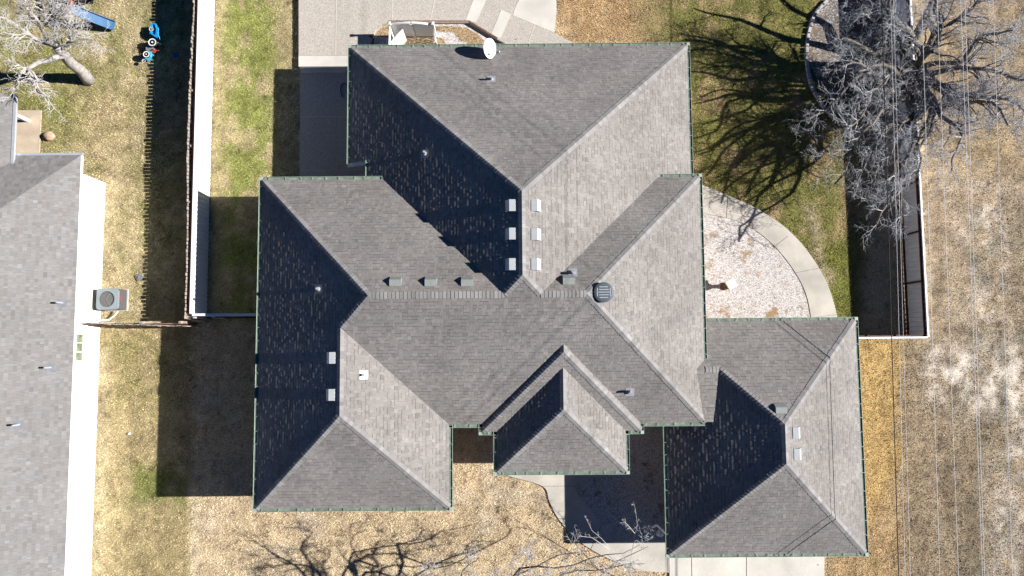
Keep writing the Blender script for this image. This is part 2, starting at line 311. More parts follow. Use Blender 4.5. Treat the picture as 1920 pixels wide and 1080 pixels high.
# ------------------------------------------------------------------ ground: one sheet, colours by patch
def PX(*a): return [tuple(G(x, y)[:2]) for x, y in a]
ZONES = [ # outline px, softness m, colour, strength, noise scale, noise threshold (None = solid)
 (PX((-400, -500), (365, -500), (362, 612), (-400, 612)), 0.3, (0.36, 0.295, 0.165), 1, None, 0),
 (PX((-400, -500), (362, -500), (355, 612), (-400, 612)), 0.6, (0.20, 0.19, 0.07), 0.75, 0.9, 0.53),
 (PX((90, 130), (250, 180), (250, 420), (90, 420)), 2.0, (0.40, 0.31, 0.17), 0.6, 1.4, 0.42),
 (PX((0, 30), (150, 60), (150, 240), (0, 240)), 1.2, (0.20, 0.20, 0.06), 0.9, 0.9, 0.40),
 (PX((195, 330), (225, 330), (215, 560), (190, 560)), 0.5, (0.46, 0.37, 0.22), 0.8, None, 0),
 (PX((150, 612), (360, 612), (357, 1300), (120, 1300)), 0.3, (0.37, 0.295, 0.155), 1, None, 0),
 (PX((240, 620), (355, 620), (355, 1300), (236, 1300)), 0.35, (0.28, 0.225, 0.115), 0.8, 0.8, 0.42),
 (PX((185, 620), (330, 620), (330, 760), (185, 760)), 1.0, (0.22, 0.195, 0.075), 0.7, 0.7, 0.52),
 (PX((245, 870), (345, 870), (345, 945), (245, 945)), 0.6, (0.14, 0.16, 0.04), 0.9, 0.7, 0.42),
 (PX((178, 650), (205, 650), (195, 1300), (165, 1300)), 0.3, (0.46, 0.38, 0.23), 0.7, None, 0),
 (PX((355, 915), (372, 915), (372, 1300), (358, 1300)), 0.2, (0.50, 0.42, 0.28), 0.7, None, 0),
 (PX((398, -500), (562, -500), (562, 600), (385, 600)), 0.2, (0.36, 0.295, 0.155), 1, None, 0),
 (PX((425, -500), (540, -500), (500, 600), (415, 600)), 0.6, (0.19, 0.215, 0.045), 0.85, 0.8, 0.48),
 (PX((1040, -500), (1700, -500), (1610, 640), (1290, 640)), 0.4, (0.30, 0.225, 0.11), 1, None, 0),
 (PX((1180, -500), (1560, -500), (1600, 600), (1290, 480)), 1.2, (0.15, 0.152, 0.04), 0.9, 1.0, 0.46),
 (PX((1035, -60), (1180, -60), (1200, 90), (1060, 90)), 0.8, (0.42, 0.275, 0.135), 0.9, 1.2, 0.34),
 (PX((1520, 470), (1608, 430), (1608, 640), (1565, 640)), 0.5, (0.15, 0.155, 0.035), 0.95, 0.9, 0.34),
 (PX((1505, 380), (1530, 380), (1560, 520), (1545, 530)), 0.35, (0.42, 0.34, 0.22), 0.8, 0.8, 0.40),
 (PX((1605, 632), (3000, 632), (3000, 1600), (1545, 1600), (1545, 1040), (1620, 1040)), 0.3, (0.345, 0.265, 0.17), 1, None, 0),
 (PX((1735, -500), (3000, -500), (3000, 1600), (1745, 1600)), 0.3, (0.365, 0.28, 0.19), 1, None, 0),
 (PX((1700, 640), (1900, 640), (1900, 1600), (1690, 1600)), 1.2, (0.28, 0.215, 0.14), 0.8, 1.8, 0.42),
 (PX((1600, 636), (1690, 636), (1690, 860), (1640, 1000), (1600, 1000)), 0.35, (0.45, 0.305, 0.12), 0.95, 1.6, 0.27),
 (PX((1545, 1040), (1690, 900), (1690, 1300), (1545, 1300)), 0.6, (0.40, 0.27, 0.13), 0.8, 1.0, 0.36),
 (PX((1745, 655), (1920, 640), (1920, 790), (1830, 760), (1745, 740)), 0.9, (0.64, 0.565, 0.475), 0.95, 0.5, 0.46),
 (PX((1800, 340), (1890, 340), (1880, 700), (1830, 700)), 1.1, (0.50, 0.435, 0.36), 0.8, 0.4, 0.53),
 (PX((1870, 760), (2000, 760), (2000, 1080), (1850, 1080)), 1.0, (0.48, 0.42, 0.35), 0.75, 0.4, 0.52),
 (PX((1720, 20), (3000, 20), (3000, 320), (1720, 320)), 1.2, (0.40, 0.30, 0.17), 0.7, 1.5, 0.38),
 (PX((1780, 380), (3000, 380), (3000, 1600), (1780, 1600)), 1.2, (0.22, 0.20, 0.14), 0.5, 0.5, 0.55),
]
def ground_col(x, y):
    n = fbm(x, y, 2.5, 3); base = np.array((0.50, 0.385, 0.242)); c = np.ones(x.shape+(3,))*base
    c *= (0.82+0.36*n)[..., None]
    n2 = fbm(x, y, 1.1, 91)[..., None]; c = c*(1-0.35*np.clip((n2-0.55)*5, 0, 1))+np.array((0.46, 0.40, 0.33))*0.35*np.clip((n2-0.55)*5, 0, 1)
    wx = x+0.5*(fbm(x, y, 1.2, 41)-0.5); wy = y+0.5*(fbm(x, y, 1.2, 57)-0.5)
    for i, (poly, soft, col, st, ns, th) in enumerate(ZONES):
        d = polydist(wx if soft > 0.31 else x, wy if soft > 0.31 else y, poly); w = np.clip(0.5-d/(2*soft), 0, 1); w = w*w*(3-2*w)*st
        if ns: w = w*np.clip((0.55*fbm(x, y*0.75, ns, 200+i*7)+0.45*fbm(x, y*0.7, 0.35, 210+i*7, 3)-th)*6+0.5, 0, 1)
        cc = np.array(col)*(0.80+0.40*fbm(x, y, 0.5, 300+i))[..., None]
        c = c*(1-w[..., None])+cc*w[..., None]
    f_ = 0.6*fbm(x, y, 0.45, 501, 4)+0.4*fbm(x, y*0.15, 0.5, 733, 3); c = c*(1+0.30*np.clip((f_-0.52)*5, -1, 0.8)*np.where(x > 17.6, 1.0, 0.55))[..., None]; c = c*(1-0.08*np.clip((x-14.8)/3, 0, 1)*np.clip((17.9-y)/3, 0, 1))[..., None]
    m_ = vnoise(x, y, 0.16, 611)*0.6+vnoise(x, y, 0.085, 613)*0.4; c = c*(0.76+0.48*m_)[..., None]; dk = np.clip((vnoise(x, y, 0.11, 617)-0.76)*6, 0, 1)*0.45; c = c*(1-dk)[..., None]
    g_ = c.mean(-1, keepdims=True); c = (g_+(c-g_)*0.95)*1.25
    return c*(0.86+0.28*fbm(x, y, 0.22, 77, 3))[..., None]
outer = np.array([30, 36, 46, 62, 90, 140, 220, 400.0])
gx = np.concatenate([-outer[::-1], np.arange(-26, 26.01, 0.13), outer]); gy = np.concatenate([-outer[::-1], np.arange(-13, 19.01, 0.13), outer])
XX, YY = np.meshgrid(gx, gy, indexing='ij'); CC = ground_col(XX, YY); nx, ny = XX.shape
ZZ = 0.02*(fbm(XX, YY, 0.6, 5)-0.55)-0.012
HARDM = np.zeros(XX.shape, bool)
for k in HARD: HARDM |= polydist(XX, YY, HARD[k]) < 0.12
ZZ[HARDM] = -0.03
me = bpy.data.meshes.new('lawn'); me.vertices.add(nx*ny); me.vertices.foreach_set('co', np.stack([XX, YY, ZZ], -1).astype(np.float32).ravel())
idx = np.arange(nx*ny).reshape(nx, ny); q = np.stack([idx[:-1, :-1], idx[1:, :-1], idx[1:, 1:], idx[:-1, 1:]], -1).reshape(-1, 4)
me.loops.add(q.size); me.loops.foreach_set('vertex_index', q.astype(np.int32).ravel()); me.polygons.add(len(q))
me.polygons.foreach_set('loop_start', np.arange(0, q.size, 4, dtype=np.int32)); me.polygons.foreach_set('loop_total', np.full(len(q), 4, np.int32))
me.update(calc_edges=True); a = me.attributes.new('tint', 'FLOAT_COLOR', 'POINT')
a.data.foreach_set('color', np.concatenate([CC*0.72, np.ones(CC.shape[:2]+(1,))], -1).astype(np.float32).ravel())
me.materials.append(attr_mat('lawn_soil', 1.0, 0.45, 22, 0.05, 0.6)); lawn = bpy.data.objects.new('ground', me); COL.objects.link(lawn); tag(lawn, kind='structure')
# grass blades: every blade a leaning triangle coloured like the patch it grows in
NB = 620000
bx = RNG.uniform(-25, 24, NB); by = RNG.uniform(-11, 17.5, NB); keep = np.ones(NB, bool)
for k in HARD: keep &= ~(polydist(bx, by, HARD[k]) < (0.02 if k != 'neighbour' else 0.05))
fld = bx > 17.6; keep &= ~(fld & (RNG.random(NB) < 0.25))
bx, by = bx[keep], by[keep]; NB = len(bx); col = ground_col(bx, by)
bare = np.clip((col[:, 2]-0.33)*6, 0, 0.85); k2 = RNG.random(NB) > bare; bx, by, col = bx[k2], by[k2], col[k2]; NB = len(bx)
col = col*np.exp(RNG.normal(0, 0.23, NB))[:, None]*1.08; st = RNG.random(NB) < 0.08; col[st] = col[st]*0.4+np.array((0.50, 0.42, 0.27))*0.6; col = np.clip(col, 0.01, 0.75)
ang = RNG.uniform(0, 2*np.pi, NB); ln = RNG.uniform(0.035, 0.085, NB)*(0.75+0.5*fbm(bx, by, 0.8, 8)); wd = RNG.uniform(0.008, 0.017, NB); tz = RNG.uniform(0.25, 0.85, NB)
dx, dy = np.cos(ang), np.sin(ang); hz = np.sqrt(1-tz*tz)
V = np.zeros((NB, 3, 3), np.float32)
V[:, 0] = np.stack([bx-dy*wd, by+dx*wd, np.full(NB, -0.012)], -1); V[:, 1] = np.stack([bx+dy*wd, by-dx*wd, np.full(NB, -0.012)], -1)
V[:, 2] = np.stack([bx+dx*ln*hz, by+dy*ln*hz, ln*tz], -1)
me = bpy.data.meshes.new('grass'); me.vertices.add(NB*3); me.vertices.foreach_set('co', V.ravel()); me.loops.add(NB*3)
me.loops.foreach_set('vertex_index', np.arange(NB*3, dtype=np.int32)); me.polygons.add(NB)
me.polygons.foreach_set('loop_start', np.arange(0, NB*3, 3, dtype=np.int32)); me.polygons.foreach_set('loop_total', np.full(NB, 3, np.int32)); me.update(calc_edges=True)
a = me.attributes.new('tint', 'FLOAT_COLOR', 'POINT'); a.data.foreach_set('color', np.repeat(np.concatenate([col, np.ones((NB, 1))], 1), 3, 0).astype(np.float32).ravel())
me.materials.append(attr_mat('grass_blade', 0.9, 0.1, 8, 0.05)); g = bpy.data.objects.new('grass', me); COL.objects.link(g)
tag(g, 'short dormant winter grass, straw coloured with green patches', 'grass', kind='stuff')
# ------------------------------------------------------------------ paved surfaces
def slab(name, key_or_poly, z0, z1, m):
    p = HARD[key_or_poly] if isinstance(key_or_poly, str) else key_or_poly
    return tag(MB().prism(p, z0, z1).build(name, m), kind='structure')
slab('path', 'path', -0.15, 0.035, M['concrete']); slab('gravel_bed', 'gravel_bed', -0.15, 0.012, M['gravel'])
slab('walkway', 'walkway', -0.15, 0.04, M['concrete']); slab('courtyard_gravel', 'courtyard', -0.15, 0.012, M['gravelgrey'])
slab('driveway', 'driveway', -0.15, 0.045, M['concrete2'])
PZ = 0.22
patio_poly = [tuple(G(x, y, PZ)[:2]) for x, y in [(560, -250), (560, 104), (668, 104), (668, 88), (694, 88), (697, 72), (704, 57), (716, 47), (730, 42), (880, 42), (933, 74), (960, 88), (960, 160), (1110, 160), (1082, 85), (1040, 62), (1044, 20), (1042, -40), (1030, -250)]]
slab('patio', patio_poly, -0.15, PZ, M['aggregate'])
def sheet(name, px, z, m, h=0.004):
    return tag(MB().prism([tuple(G(x, y, z)[:2]) for x, y in px], z-0.02, z+h).build(name, m), kind='structure')
slab('patio_curb', [tuple(G(x, y, PZ)[:2]) for x, y in [(560, 104.5), (667, 104.5), (667, 125), (560, 125)]], -0.15, PZ+0.012, M['concrete2'])
slab('patio_step', [tuple(G(x, y, 0.12)[:2]) for x, y in [(564, 126.5), (668, 126.5), (668, 135), (564, 135)]], -0.15, 0.12, M['concrete2'])
slab('lower_patio', 'lower_patio', -0.15, 0.03, M['aggregate'])
arc = smoothline([(962, 26), (968, 10), (978, -10), (990, -40)], 5)
sheet('patio_walk', [(962, 29), (1039, 61), (1043, 20), (1041, -40), (1030, -200), (990, -200)]+arc[::-1][:-1], PZ+0.004, M['concrete2'])
sheet('patio_band', [(888, -2), (912, -2), (893, 41), (872, 41)], PZ+0.004, M['concrete2'])
sheet('patio_band', [(940, 18), (958, 27), (938, 72), (920, 66)], PZ+0.004, M['concrete2'])
jb = MB()
def joint(mb, a, b, z, w=0.022):
    A, B = G(*a, z), G(*b, z); mb.bar(A, B, w, 0.012)
for a, b in [((631, -60), (629, 103)), ((735, -60), (735, 41)), ((824, -40), (806, 41)), ((560, -30), (880, -32)), ((1002, 45), (990, 84))]: joint(jb, a, b, PZ+0.003)
for a, b in [((564, 219), (700, 219)), ((564, 319), (700, 319))]: joint(jb, a, b, 0.033)
tag(jb.build('patio_joint', M['jointpale']), kind='structure')
jb = MB()
for a, b, z in [((1477, 443), (1452, 463), .037), ((1536, 503), (1489, 512), .037), ((1365, 367), (1362, 408), .037), ((1568, 590), (1520, 596), .037), ((1018, 912), (1078, 911), .043), ((1128, 984), (1108, 1030), .043), ((1253, 1014), (1253, 1072), .046), ((1297, 1041), (1299, 1200), .049), ((1400, 1041), (1400, 1200), .049)]: joint(jb, a, b, z, 0.014)
tag(jb.build('path_joint', M['joint']), kind='structure')
# planter bed north of the house
slab('planter_bed', [tuple(G(x, y, 0.05)[:2]) for x, y in [(690, 130), (696, 72), (704, 56), (716, 46), (730, 41), (880, 41), (934, 73), (960, 88), (960, 130)]], -0.15, 0.05, M['gravel'])
for px in ([(735, 52), (860, 50), (905, 72), (900, 84), (868, 80), (850, 62), (826, 60), (740, 62)], [(700, 68), (706, 57), (730, 46), (738, 60), (725, 69)], [(758, 70), (826, 70), (826, 95), (758, 95)]):
    c = smoothline(px+[px[0]], 4); sheet('planter_mulch', [(x+random.uniform(-2, 2), y+random.uniform(-2, 2)) for x, y in c[:-1]], 0.052, M['mulch'])
eb = MB(); ed = [(730, 41), (880, 41), (933, 73)]
for a, b in zip(ed[:-1], ed[1:]): eb.bar(G(*a, 0.15), G(*b, 0.15), 0.06, 0.18)
tag(eb.build('bed_edge_shadow', M['woodred']), 'dark strip standing in for the step shadow along the sunken gravel bed', 'edging')  # solid dark strip added in place of the shadow at the bed's step
tag(MB().tube([G(692, 68, 0.25), G(697, 69, 0.27), G(700, 73, 0.25), G(698, 90, 0.15), G(699, 100, 0.08)], 0.035, 6).build('pipe', M['black']), 'short bent black pipe beside the white lattice screen', 'pipe')
# ------------------------------------------------------------------ the house
house = thing('house', (0, 0, 0), 'large single storey house with a many hipped grey brown shingle roof and sage gutters', 'house')
wb = MB()
for x0, x1, y0, y1, z in [(-9.5, 7.08, -2.6, 6.2, 3.30), (-9.497, -2.95, -5.78, 0, 3.29), (-5.3, 6.98, 3, 12.05, 2.37), (-0.75, 4.5, -2.9, 0, 3.28), (-0.2, 3.97, -4.45, 0, 3.27), (6.65, 13.55, -7.9, 0.43, 2.36)]:
    wb.box(((x0+x1)/2, (y0+y1)/2, z/2-0.05), (x1-x0, y1-y0, z+0.1))
house_wall = wb.build('wall', M['brick'], house)
roof = MB(); caps = MB()
def tabcol(pale=False):
    v = random.gauss(1, 0.07); w = random.random()
    base = (0.214, 0.200, 0.189) if w < 0.6 else (0.222, 0.205, 0.192) if w < 0.8 else (0.196, 0.186, 0.178)
    return tuple(max(0.05, c*v) for c in base)
def clip2(poly, clipper):
    out = poly
    for i in range(len(clipper)):
        a, b = clipper[i], clipper[(i+1) % len(clipper)]; nn = (-(b[1]-a[1]), b[0]-a[0]); res = []
        for k in range(len(out)):
            p, q = out[k], out[(k+1) % len(out)]; dp = (p[0]-a[0])*nn[0]+(p[1]-a[1])*nn[1]; dq = (q[0]-a[0])*nn[0]+(q[1]-a[1])*nn[1]
            if dp >= 0: res.append(p)
            if (dp >= 0) != (dq >= 0): t = dp/(dp-dq); res.append((p[0]+(q[0]-p[0])*t, p[1]+(q[1]-p[1])*t))
        out = res
        if len(out) < 3: return []
    return out
def shingle_plane(mb, poly, colf, expo=0.143, eave=None, lo=0.30, thick=(0.004, 0.012), band=True):
    """convex roof plane covered with single shingle tabs, each a slightly tilted slab with its own thickness"""
    P = [Vector(p) for p in poly]; n = (P[1]-P[0]).cross(P[2]-P[0])
    for k in range(2, len(P)-1):
        if n.length < 1e-6: n = (P[1]-P[0]).cross(P[k+1]-P[0])
    n.normalize()
    if n.z < 0: n = -n
    u = Vector((0, 0, 1)).cross(n).normalized(); v = n.cross(u).normalized()
    if v.z < 0: u, v = -u, -v
    o = min(P, key=lambda p: p.z); q = [((p-o).dot(u), (p-o).dot(v)) for p in P]
    A = sum(q[i][0]*q[(i+1) % len(q)][1]-q[(i+1) % len(q)][0]*q[i][1] for i in range(len(q)))
    if A < 0: q = q[::-1]
    umin, umax = min(a for a, b in q), max(a for a, b in q); vmin, vmax = min(b for a, b in q), max(b for a, b in q)
    r = 0; vv = vmin
    while vv < vmax:
        uu = umin-random.uniform(0, 0.4)
        while uu < umax:
            w = random.choice((0.10, 0.12, 0.14, 0.17, 0.20)); t = random.uniform(*thick)
            if random.random() < 0.35: t = thick[0]+random.uniform(0, 0.002)
            jt = random.uniform(-0.006, 0.006)
            c = clip2([(uu+0.002, vv+jt), (uu+w-0.002, vv+jt), (uu+w-0.002, vv+expo+0.012), (uu+0.002, vv+expo+0.012)], q)
            if c:
                k = len(c); top = [o+u*a+v*b+n*(0.0015+t*(1-(b-vv-jt)/(expo+0.012))) for a, b in c]; bot = [o+u*a+v*b-n*0.004 for a, b in c]
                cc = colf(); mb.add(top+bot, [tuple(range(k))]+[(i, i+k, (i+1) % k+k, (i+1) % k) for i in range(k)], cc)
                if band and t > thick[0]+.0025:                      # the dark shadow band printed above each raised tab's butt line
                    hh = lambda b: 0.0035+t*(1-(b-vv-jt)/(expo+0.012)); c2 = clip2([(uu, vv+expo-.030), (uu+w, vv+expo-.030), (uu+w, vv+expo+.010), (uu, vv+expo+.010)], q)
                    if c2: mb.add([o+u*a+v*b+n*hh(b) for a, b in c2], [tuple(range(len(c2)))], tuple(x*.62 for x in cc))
            uu += w
        vv += expo; r += 1
def cap_line(mb, a, b, n1, n2, w=0.135, expo=0.14):
    """row of overlapping cap shingles folded over a hip or ridge; n1, n2 are the normals of the two planes"""
    a, b = Vector(a), Vector(b); d = (b-a); L = d.length; d.normalize()
    s1 = n1.cross(d); s2 = n2.cross(d)
    if s1.dot(s2) > 0: s2 = s2
    # downhill directions lying in each plane, square to the line
    s1 = s1 if s1.z < 0 else -s1; s2 = s2 if s2.z < 0 else -s2
    if abs(s1.z) < 1e-6 and abs(s2.z) < 1e-6: return
    x = 0; nm = (n1+n2).normalized()
    while x < L-0.02:
        x1 = min(x+expo+0.04, L); t0, t1 = 0.022+random.uniform(0, .006), 0.009
        ww = w*random.uniform(0.94, 1.05); v = random.gauss(1, 0.10); c = tuple(q*v for q in (0.236, 0.227, 0.222))
        p0, p1 = a+d*x, a+d*x1
        vs = [p0+nm*t0*1.1, p0+s1*ww+n1*t0, p0+s2*ww+n2*t0, p1+nm*t1*1.1, p1+s1*ww+n1*t1, p1+s2*ww+n2*t1, p0+s1*ww-n1*.004, p0+s2*ww-n2*.004, p1+s1*ww-n1*.004, p1+s2*ww-n2*.004]
        mb.add(vs, [(0, 1, 4, 3), (0, 3, 5, 2), (1, 6, 8, 4), (2, 5, 9, 7), (0, 2, 7, 6, 1)], c); x += expo
def nrm(dx, dy): return Vector((dx*S, dy*S, 1)).normalized()
NN, NS, NE, NWn = nrm(0, 1), nrm(0, -1), nrm(1, 0), nrm(-1, 0)
deck_t = (0.05, 0.047, 0.045); fas = MB()
def deck(pts): roof.add(pts, [tuple(range(len(pts)))], deck_t)
def plane(pts, shing=True):
    deck(pts)
    if shing: shingle_plane(roof, pts, tabcol)
def eaves(pts, e, drop=0.16):
    for a, b in zip(pts[:-1], pts[1:]): fas.add([(a[0], a[1], e-0.012), (b[0], b[1], e-0.012), (b[0], b[1], e-drop), (a[0], a[1], e-drop)], [(0, 1, 2, 3)])
def v3(x, y, e0, d): return Vector((x, y, e0+d*S))
# main east-west block with the west wing
nxw, nxe, nys, nyn, _ = PR[0]; xw, xe, ys, yn, _ = PR[1]; wxe, wys = PR[2][1], PR[2][2]
axw, axe, ays = PR[3][0], PR[3][1], PR[3][2]; bxw, bxe, bys = PR[4][0], PR[4][1], PR[4][2]; gxw, gxe, gys, gyn, _ = PR[5]
w = (yn-ys)/2; c = (yn+ys)/2; rw, re = v3(xw+w, c, E, w), v3(xe-w, c, E, w)
ww = (wxe-xw)/2; wc = (wxe+xw)/2; wrs, wj = v3(wc, wys+ww, E, ww), v3(wc, ys+ww, E, ww)
plane([(xe, yn, E), (xw, yn, E), rw, re]); plane([(wxe, ys, E), (xe, ys, E), re, rw, wj]); plane([(xe, ys, E), (xe, yn, E), re])
plane([(xw, yn, E), (xw, ys+ww, E), wj, rw]); plane([(xw, ys+ww, E), (xw, wys, E), wrs, wj])
plane([(wxe, wys, E), (wxe, ys, E), wj, wrs]); plane([(xw, wys, E), (wxe, wys, E), wrs])
# entry: outer and inner hip
aw = (axe-axw)/2; ac = (axe+axw)/2; ars, aj = v3(ac, ays+aw, E, aw), v3(ac, ys+aw, E, aw)
bw = (bxe-bxw)/2; bc = (bxe+bxw)/2; brs, bj = v3(bc, bys+bw, E, bw), v3(bc, ays+bw, E, bw)
plane([(axw, ys, E), (axw, ays, E), ars, aj]); plane([(axe, ays, E), (axe, ys, E), aj, ars]); plane([(axw, ays, E), (axe, ays, E), ars])
plane([(bxw, ays, E), (bxw, bys, E), brs, bj]); plane([(bxe, bys, E), (bxe, ays, E), bj, brs]); plane([(bxw, bys, E), (bxe, bys, E), brs])
# tall north block, eaves lower than the main block
nw_ = (nxe-nxw)/2; nc = (nxe+nxw)/2; nrs, nrn = v3(nc, nys+nw_, EL, nw_), v3(nc, nyn-nw_, EL, nw_); yk = NW_NOTCH_Y; xk = nxw+NOTCH_DX
t_ = (E-EL)/S+w; jl, jr = v3(nxw+t_, c, E, w), v3(nxe-t_, c, E, w)
plane([(nxe, nyn, EL), (nxw, nyn, EL), nrn])
hk = nyn-yk; plane([(nxw, nyn, EL), (nxw, yk, EL), v3(nxw+hk, yk, EL, hk)]); plane([v3(xk, yk, EL, NOTCH_DX), v3(xk, 4.6, EL, NOTCH_DX), jl, nrs, nrn, v3(nxw+hk, yk, EL, hk)])
plane([(nxe, 5.0, EL), (nxe, nyn, EL), nrn, nrs, jr]); plane([jl, jr, nrs])
# garage
gw = (gxe-gxw)/2; gc = (gxe+gxw)/2; grs, grn = v3(gc, gys+gw, EL, gw), v3(gc, gyn-gw, EL, gw)
plane([(gxe, gyn, EL), (gxw, gyn, EL), grn]); plane([(gxw, gyn, EL), (gxw, gys, EL), grs, grn]); plane([(gxe, gys, EL), (gxe, gyn, EL), grn, grs]); plane([(gxw, gys, EL), (gxe, gys, EL), grs])
# cricket closing the dead valley between main roof and garage
t_h = 2.0
for i in range(30):                                     # hip point seen at the cricket's end
    q_ = G(1350, 704, EL+t_h*S); t_h = .5*t_h+.5*(q_.x-gxw)
hpt = Vector((gxw+t_h, gyn-t_h, EL+t_h*S)); rwp = Vector((xe-(hpt.z-E)/S, hpt.y, hpt.z)); zb = hpt.z-.16
vb1 = Vector((xe-(zb-E)/S, ys+.02, zb)); vb2 = Vector((gxw+(zb-EL)/S, ys+.02, zb)); lo_ = xe-gxw
plane([(xe, gyn-lo_, EL+lo_*S), hpt, (xe, gyn-D/S, E)]); plane([(xe, gyn-D/S, E), hpt, rwp]); plane([vb1, vb2, hpt, rwp])
cap_line(caps, rwp+Vector((.35, 0, 0)), hpt, NN, Vector((0, -.09, 1)).normalized(), .12)
roof.add([vb1, vb2, (vb2.x, vb2.y, EL), (vb1.x, vb1.y, EL)], [(0, 1, 2, 3)], deck_t)
for a, b, n1, n2 in [((xw, yn, E), rw, NN, NWn), ((xe, yn, E), re, NN, NE), ((xe, ys, E), re, NS, NE), (rw, wj, NS, NWn), (wj, wrs, NE, NWn), ((xw, wys, E), wrs, NS, NWn), ((wxe, wys, E), wrs, NS, NE),
                     (rw, jl, NN, NS), (jr, re, NN, NS), (jl, nrs, NS, NWn), (jr, nrs, NS, NE), (nrs, nrn, NE, NWn), ((nxw, nyn, EL), nrn, NN, NWn), ((nxe, nyn, EL), nrn, NN, NE),
                     ((axw, ays, E), ars, NS, NWn), ((axe, ays, E), ars, NS, NE), (ars, aj, NE, NWn), ((bxw, bys, E), brs, NS, NWn), ((bxe, bys, E), brs, NS, NE), (brs, bj, NE, NWn),
                     ((gxw, gys, EL), grs, NS, NWn), ((gxe, gys, EL), grs, NS, NE), ((gxe, gyn, EL), grn, NN, NE), (hpt, grn, NN, NWn), (grs, grn, NE, NWn)]:
    cap_line(caps, a, b, n1, n2)
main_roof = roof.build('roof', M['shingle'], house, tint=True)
ridge_caps = caps.build('ridge_cap', M['shingle_pale'], main_roof, tint=True)
# soffits, fascia boards and gutters
sof = MB()
for i, (x0, x1, y0, y1, z) in enumerate([(xw, xe, ys, yn, E), (xw, wxe, wys, ys+.5, E), (axw, axe, ays, ys+.5, E), (bxw, bxe, bys, ays+.5, E), (xk, nxe, 6, nyn, EL), (nxw, xk+.3, yk, nyn, EL), (gxw, gxe, gys, gyn, EL)]):
    sof.box(((x0+x1)/2, (y0+y1)/2, z-0.15-i*0.004), (x1-x0-0.06, y1-y0-0.06, 0.02))
sof.build('soffit', M['white'], house)
zk = EL+NOTCH_DX*S
RUNS = [((xw, yn), (nxw+D/S, yn), (0, 1), E), ((nxe-D/S, yn), (xe, yn), (0, 1), E), ((xw, yn), (xw, wys), (-1, 0), E), ((xw, wys), (wxe, wys), (0, -1), E), ((wxe, wys), (wxe, ys), (1, 0), E),
        ((wxe, ys), (axw, ys), (0, -1), E), ((axw, ys), (axw, ays), (-1, 0), E), ((axw, ays), (bxw, ays), (0, -1), E), ((bxw, ays), (bxw, bys), (-1, 0), E), ((bxw, bys), (bxe, bys), (0, -1), E),
        ((bxe, bys), (bxe, ays), (1, 0), E), ((bxe, ays), (axe, ays), (0, -1), E), ((axe, ays), (axe, ys), (1, 0), E), ((axe, ys), (xe-.02, ys), (0, -1), E), ((xe, gyn-D/S), (xe, yn), (1, 0), E),
        ((nxw, yk), (nxw, nyn), (-1, 0), EL), ((nxw, nyn), (nxe, nyn), (0, 1), EL), ((nxe, nyn), (nxe, yn), (1, 0), EL), ((xk, yn-.1), (xk, yk), (-1, 0), zk),
        ((xe+.1, gyn), (gxe, gyn), (0, 1), EL), ((gxe, gyn), (gxe, gys), (1, 0), EL), ((gxe, gys), (gxw, gys), (0, -1), EL), ((gxw, gys), (gxw, ys-.2), (-1, 0), EL)]
def gutter(a, b, no, e):
    g = MB(); a, b = Vector((*a, e)), Vector((*b, e)); o = Vector((*no, 0)); d = (b-a).normalized(); L = (b-a).length; W_ = 0.125
    A, B = a-d*0.0+o*0.004, b+o*0.004; ext = d*(W_-0.02)
    # extend the outer lip to meet the neighbouring run at outside corners
    prof = [(0.0, -0.03), (0.0, -0.14), (0.085, -0.14), (W_, -0.06), (W_, -0.012), (W_+0.012, -0.012), (W_+0.012, -0.065), (0.1, -0.15), (-0.006, -0.15)]
    vs = [P+o*x+Vector((0, 0, z)) for P in (A, B) for x, z in prof]; n = len(prof)
    g.add(vs, [(i, i+1, i+1+n, i+n) for i in range(n-1)]); g.add(vs, [tuple(range(n)), tuple(range(n, 2*n))[::-1]])
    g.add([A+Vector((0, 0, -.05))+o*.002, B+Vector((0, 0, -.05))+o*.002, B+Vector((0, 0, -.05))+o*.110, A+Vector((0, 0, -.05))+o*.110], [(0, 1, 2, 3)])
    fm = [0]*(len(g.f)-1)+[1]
    x = 0.25
    while x < L:
        p = A+d*x; q = p+o*W_+d*random.uniform(-.05, .05); g.bar(p+Vector((0, 0, -.004)), q+Vector((0, 0, -.006)), 0.016, 0.008); fm += [0]*6; x += 0.56+random.uniform(-.16, .16)
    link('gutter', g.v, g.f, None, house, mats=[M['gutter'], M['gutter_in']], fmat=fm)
for a, b, no, e in RUNS:
    gutter(a, b, no, e)
    fas.add([(a[0], a[1], e-0.012), (b[0], b[1], e-0.012), (b[0], b[1], e-0.17), (a[0], a[1], e-0.17)], [(0, 1, 2, 3)])
fas.build('fascia', M['fascia'], house)
# corner pieces where runs meet outside corners
for x, y, ox, oy, e in [(xw, yn, -1, 1, E), (xw, wys, -1, -1, E), (wxe, wys, 1, -1, E), (xe, yn, 1, 1, E), (nxw, nyn, -1, 1, EL), (nxe, nyn, 1, 1, EL), (gxe, gyn, 1, 1, EL), (gxe, gys, 1, -1, EL), (gxw, gys, -1, -1, EL), (axw, ays, -1, -1, E), (axe, ays, 1, -1, E), (bxw, bys, -1, -1, E), (bxe, bys, 1, -1, E)]:
    cor = MB(); cor.box((x+ox*.072, y+oy*.072, e-.083), (.133, .133, .138)); cor.build('gutter_corner', M['gutter'], house)
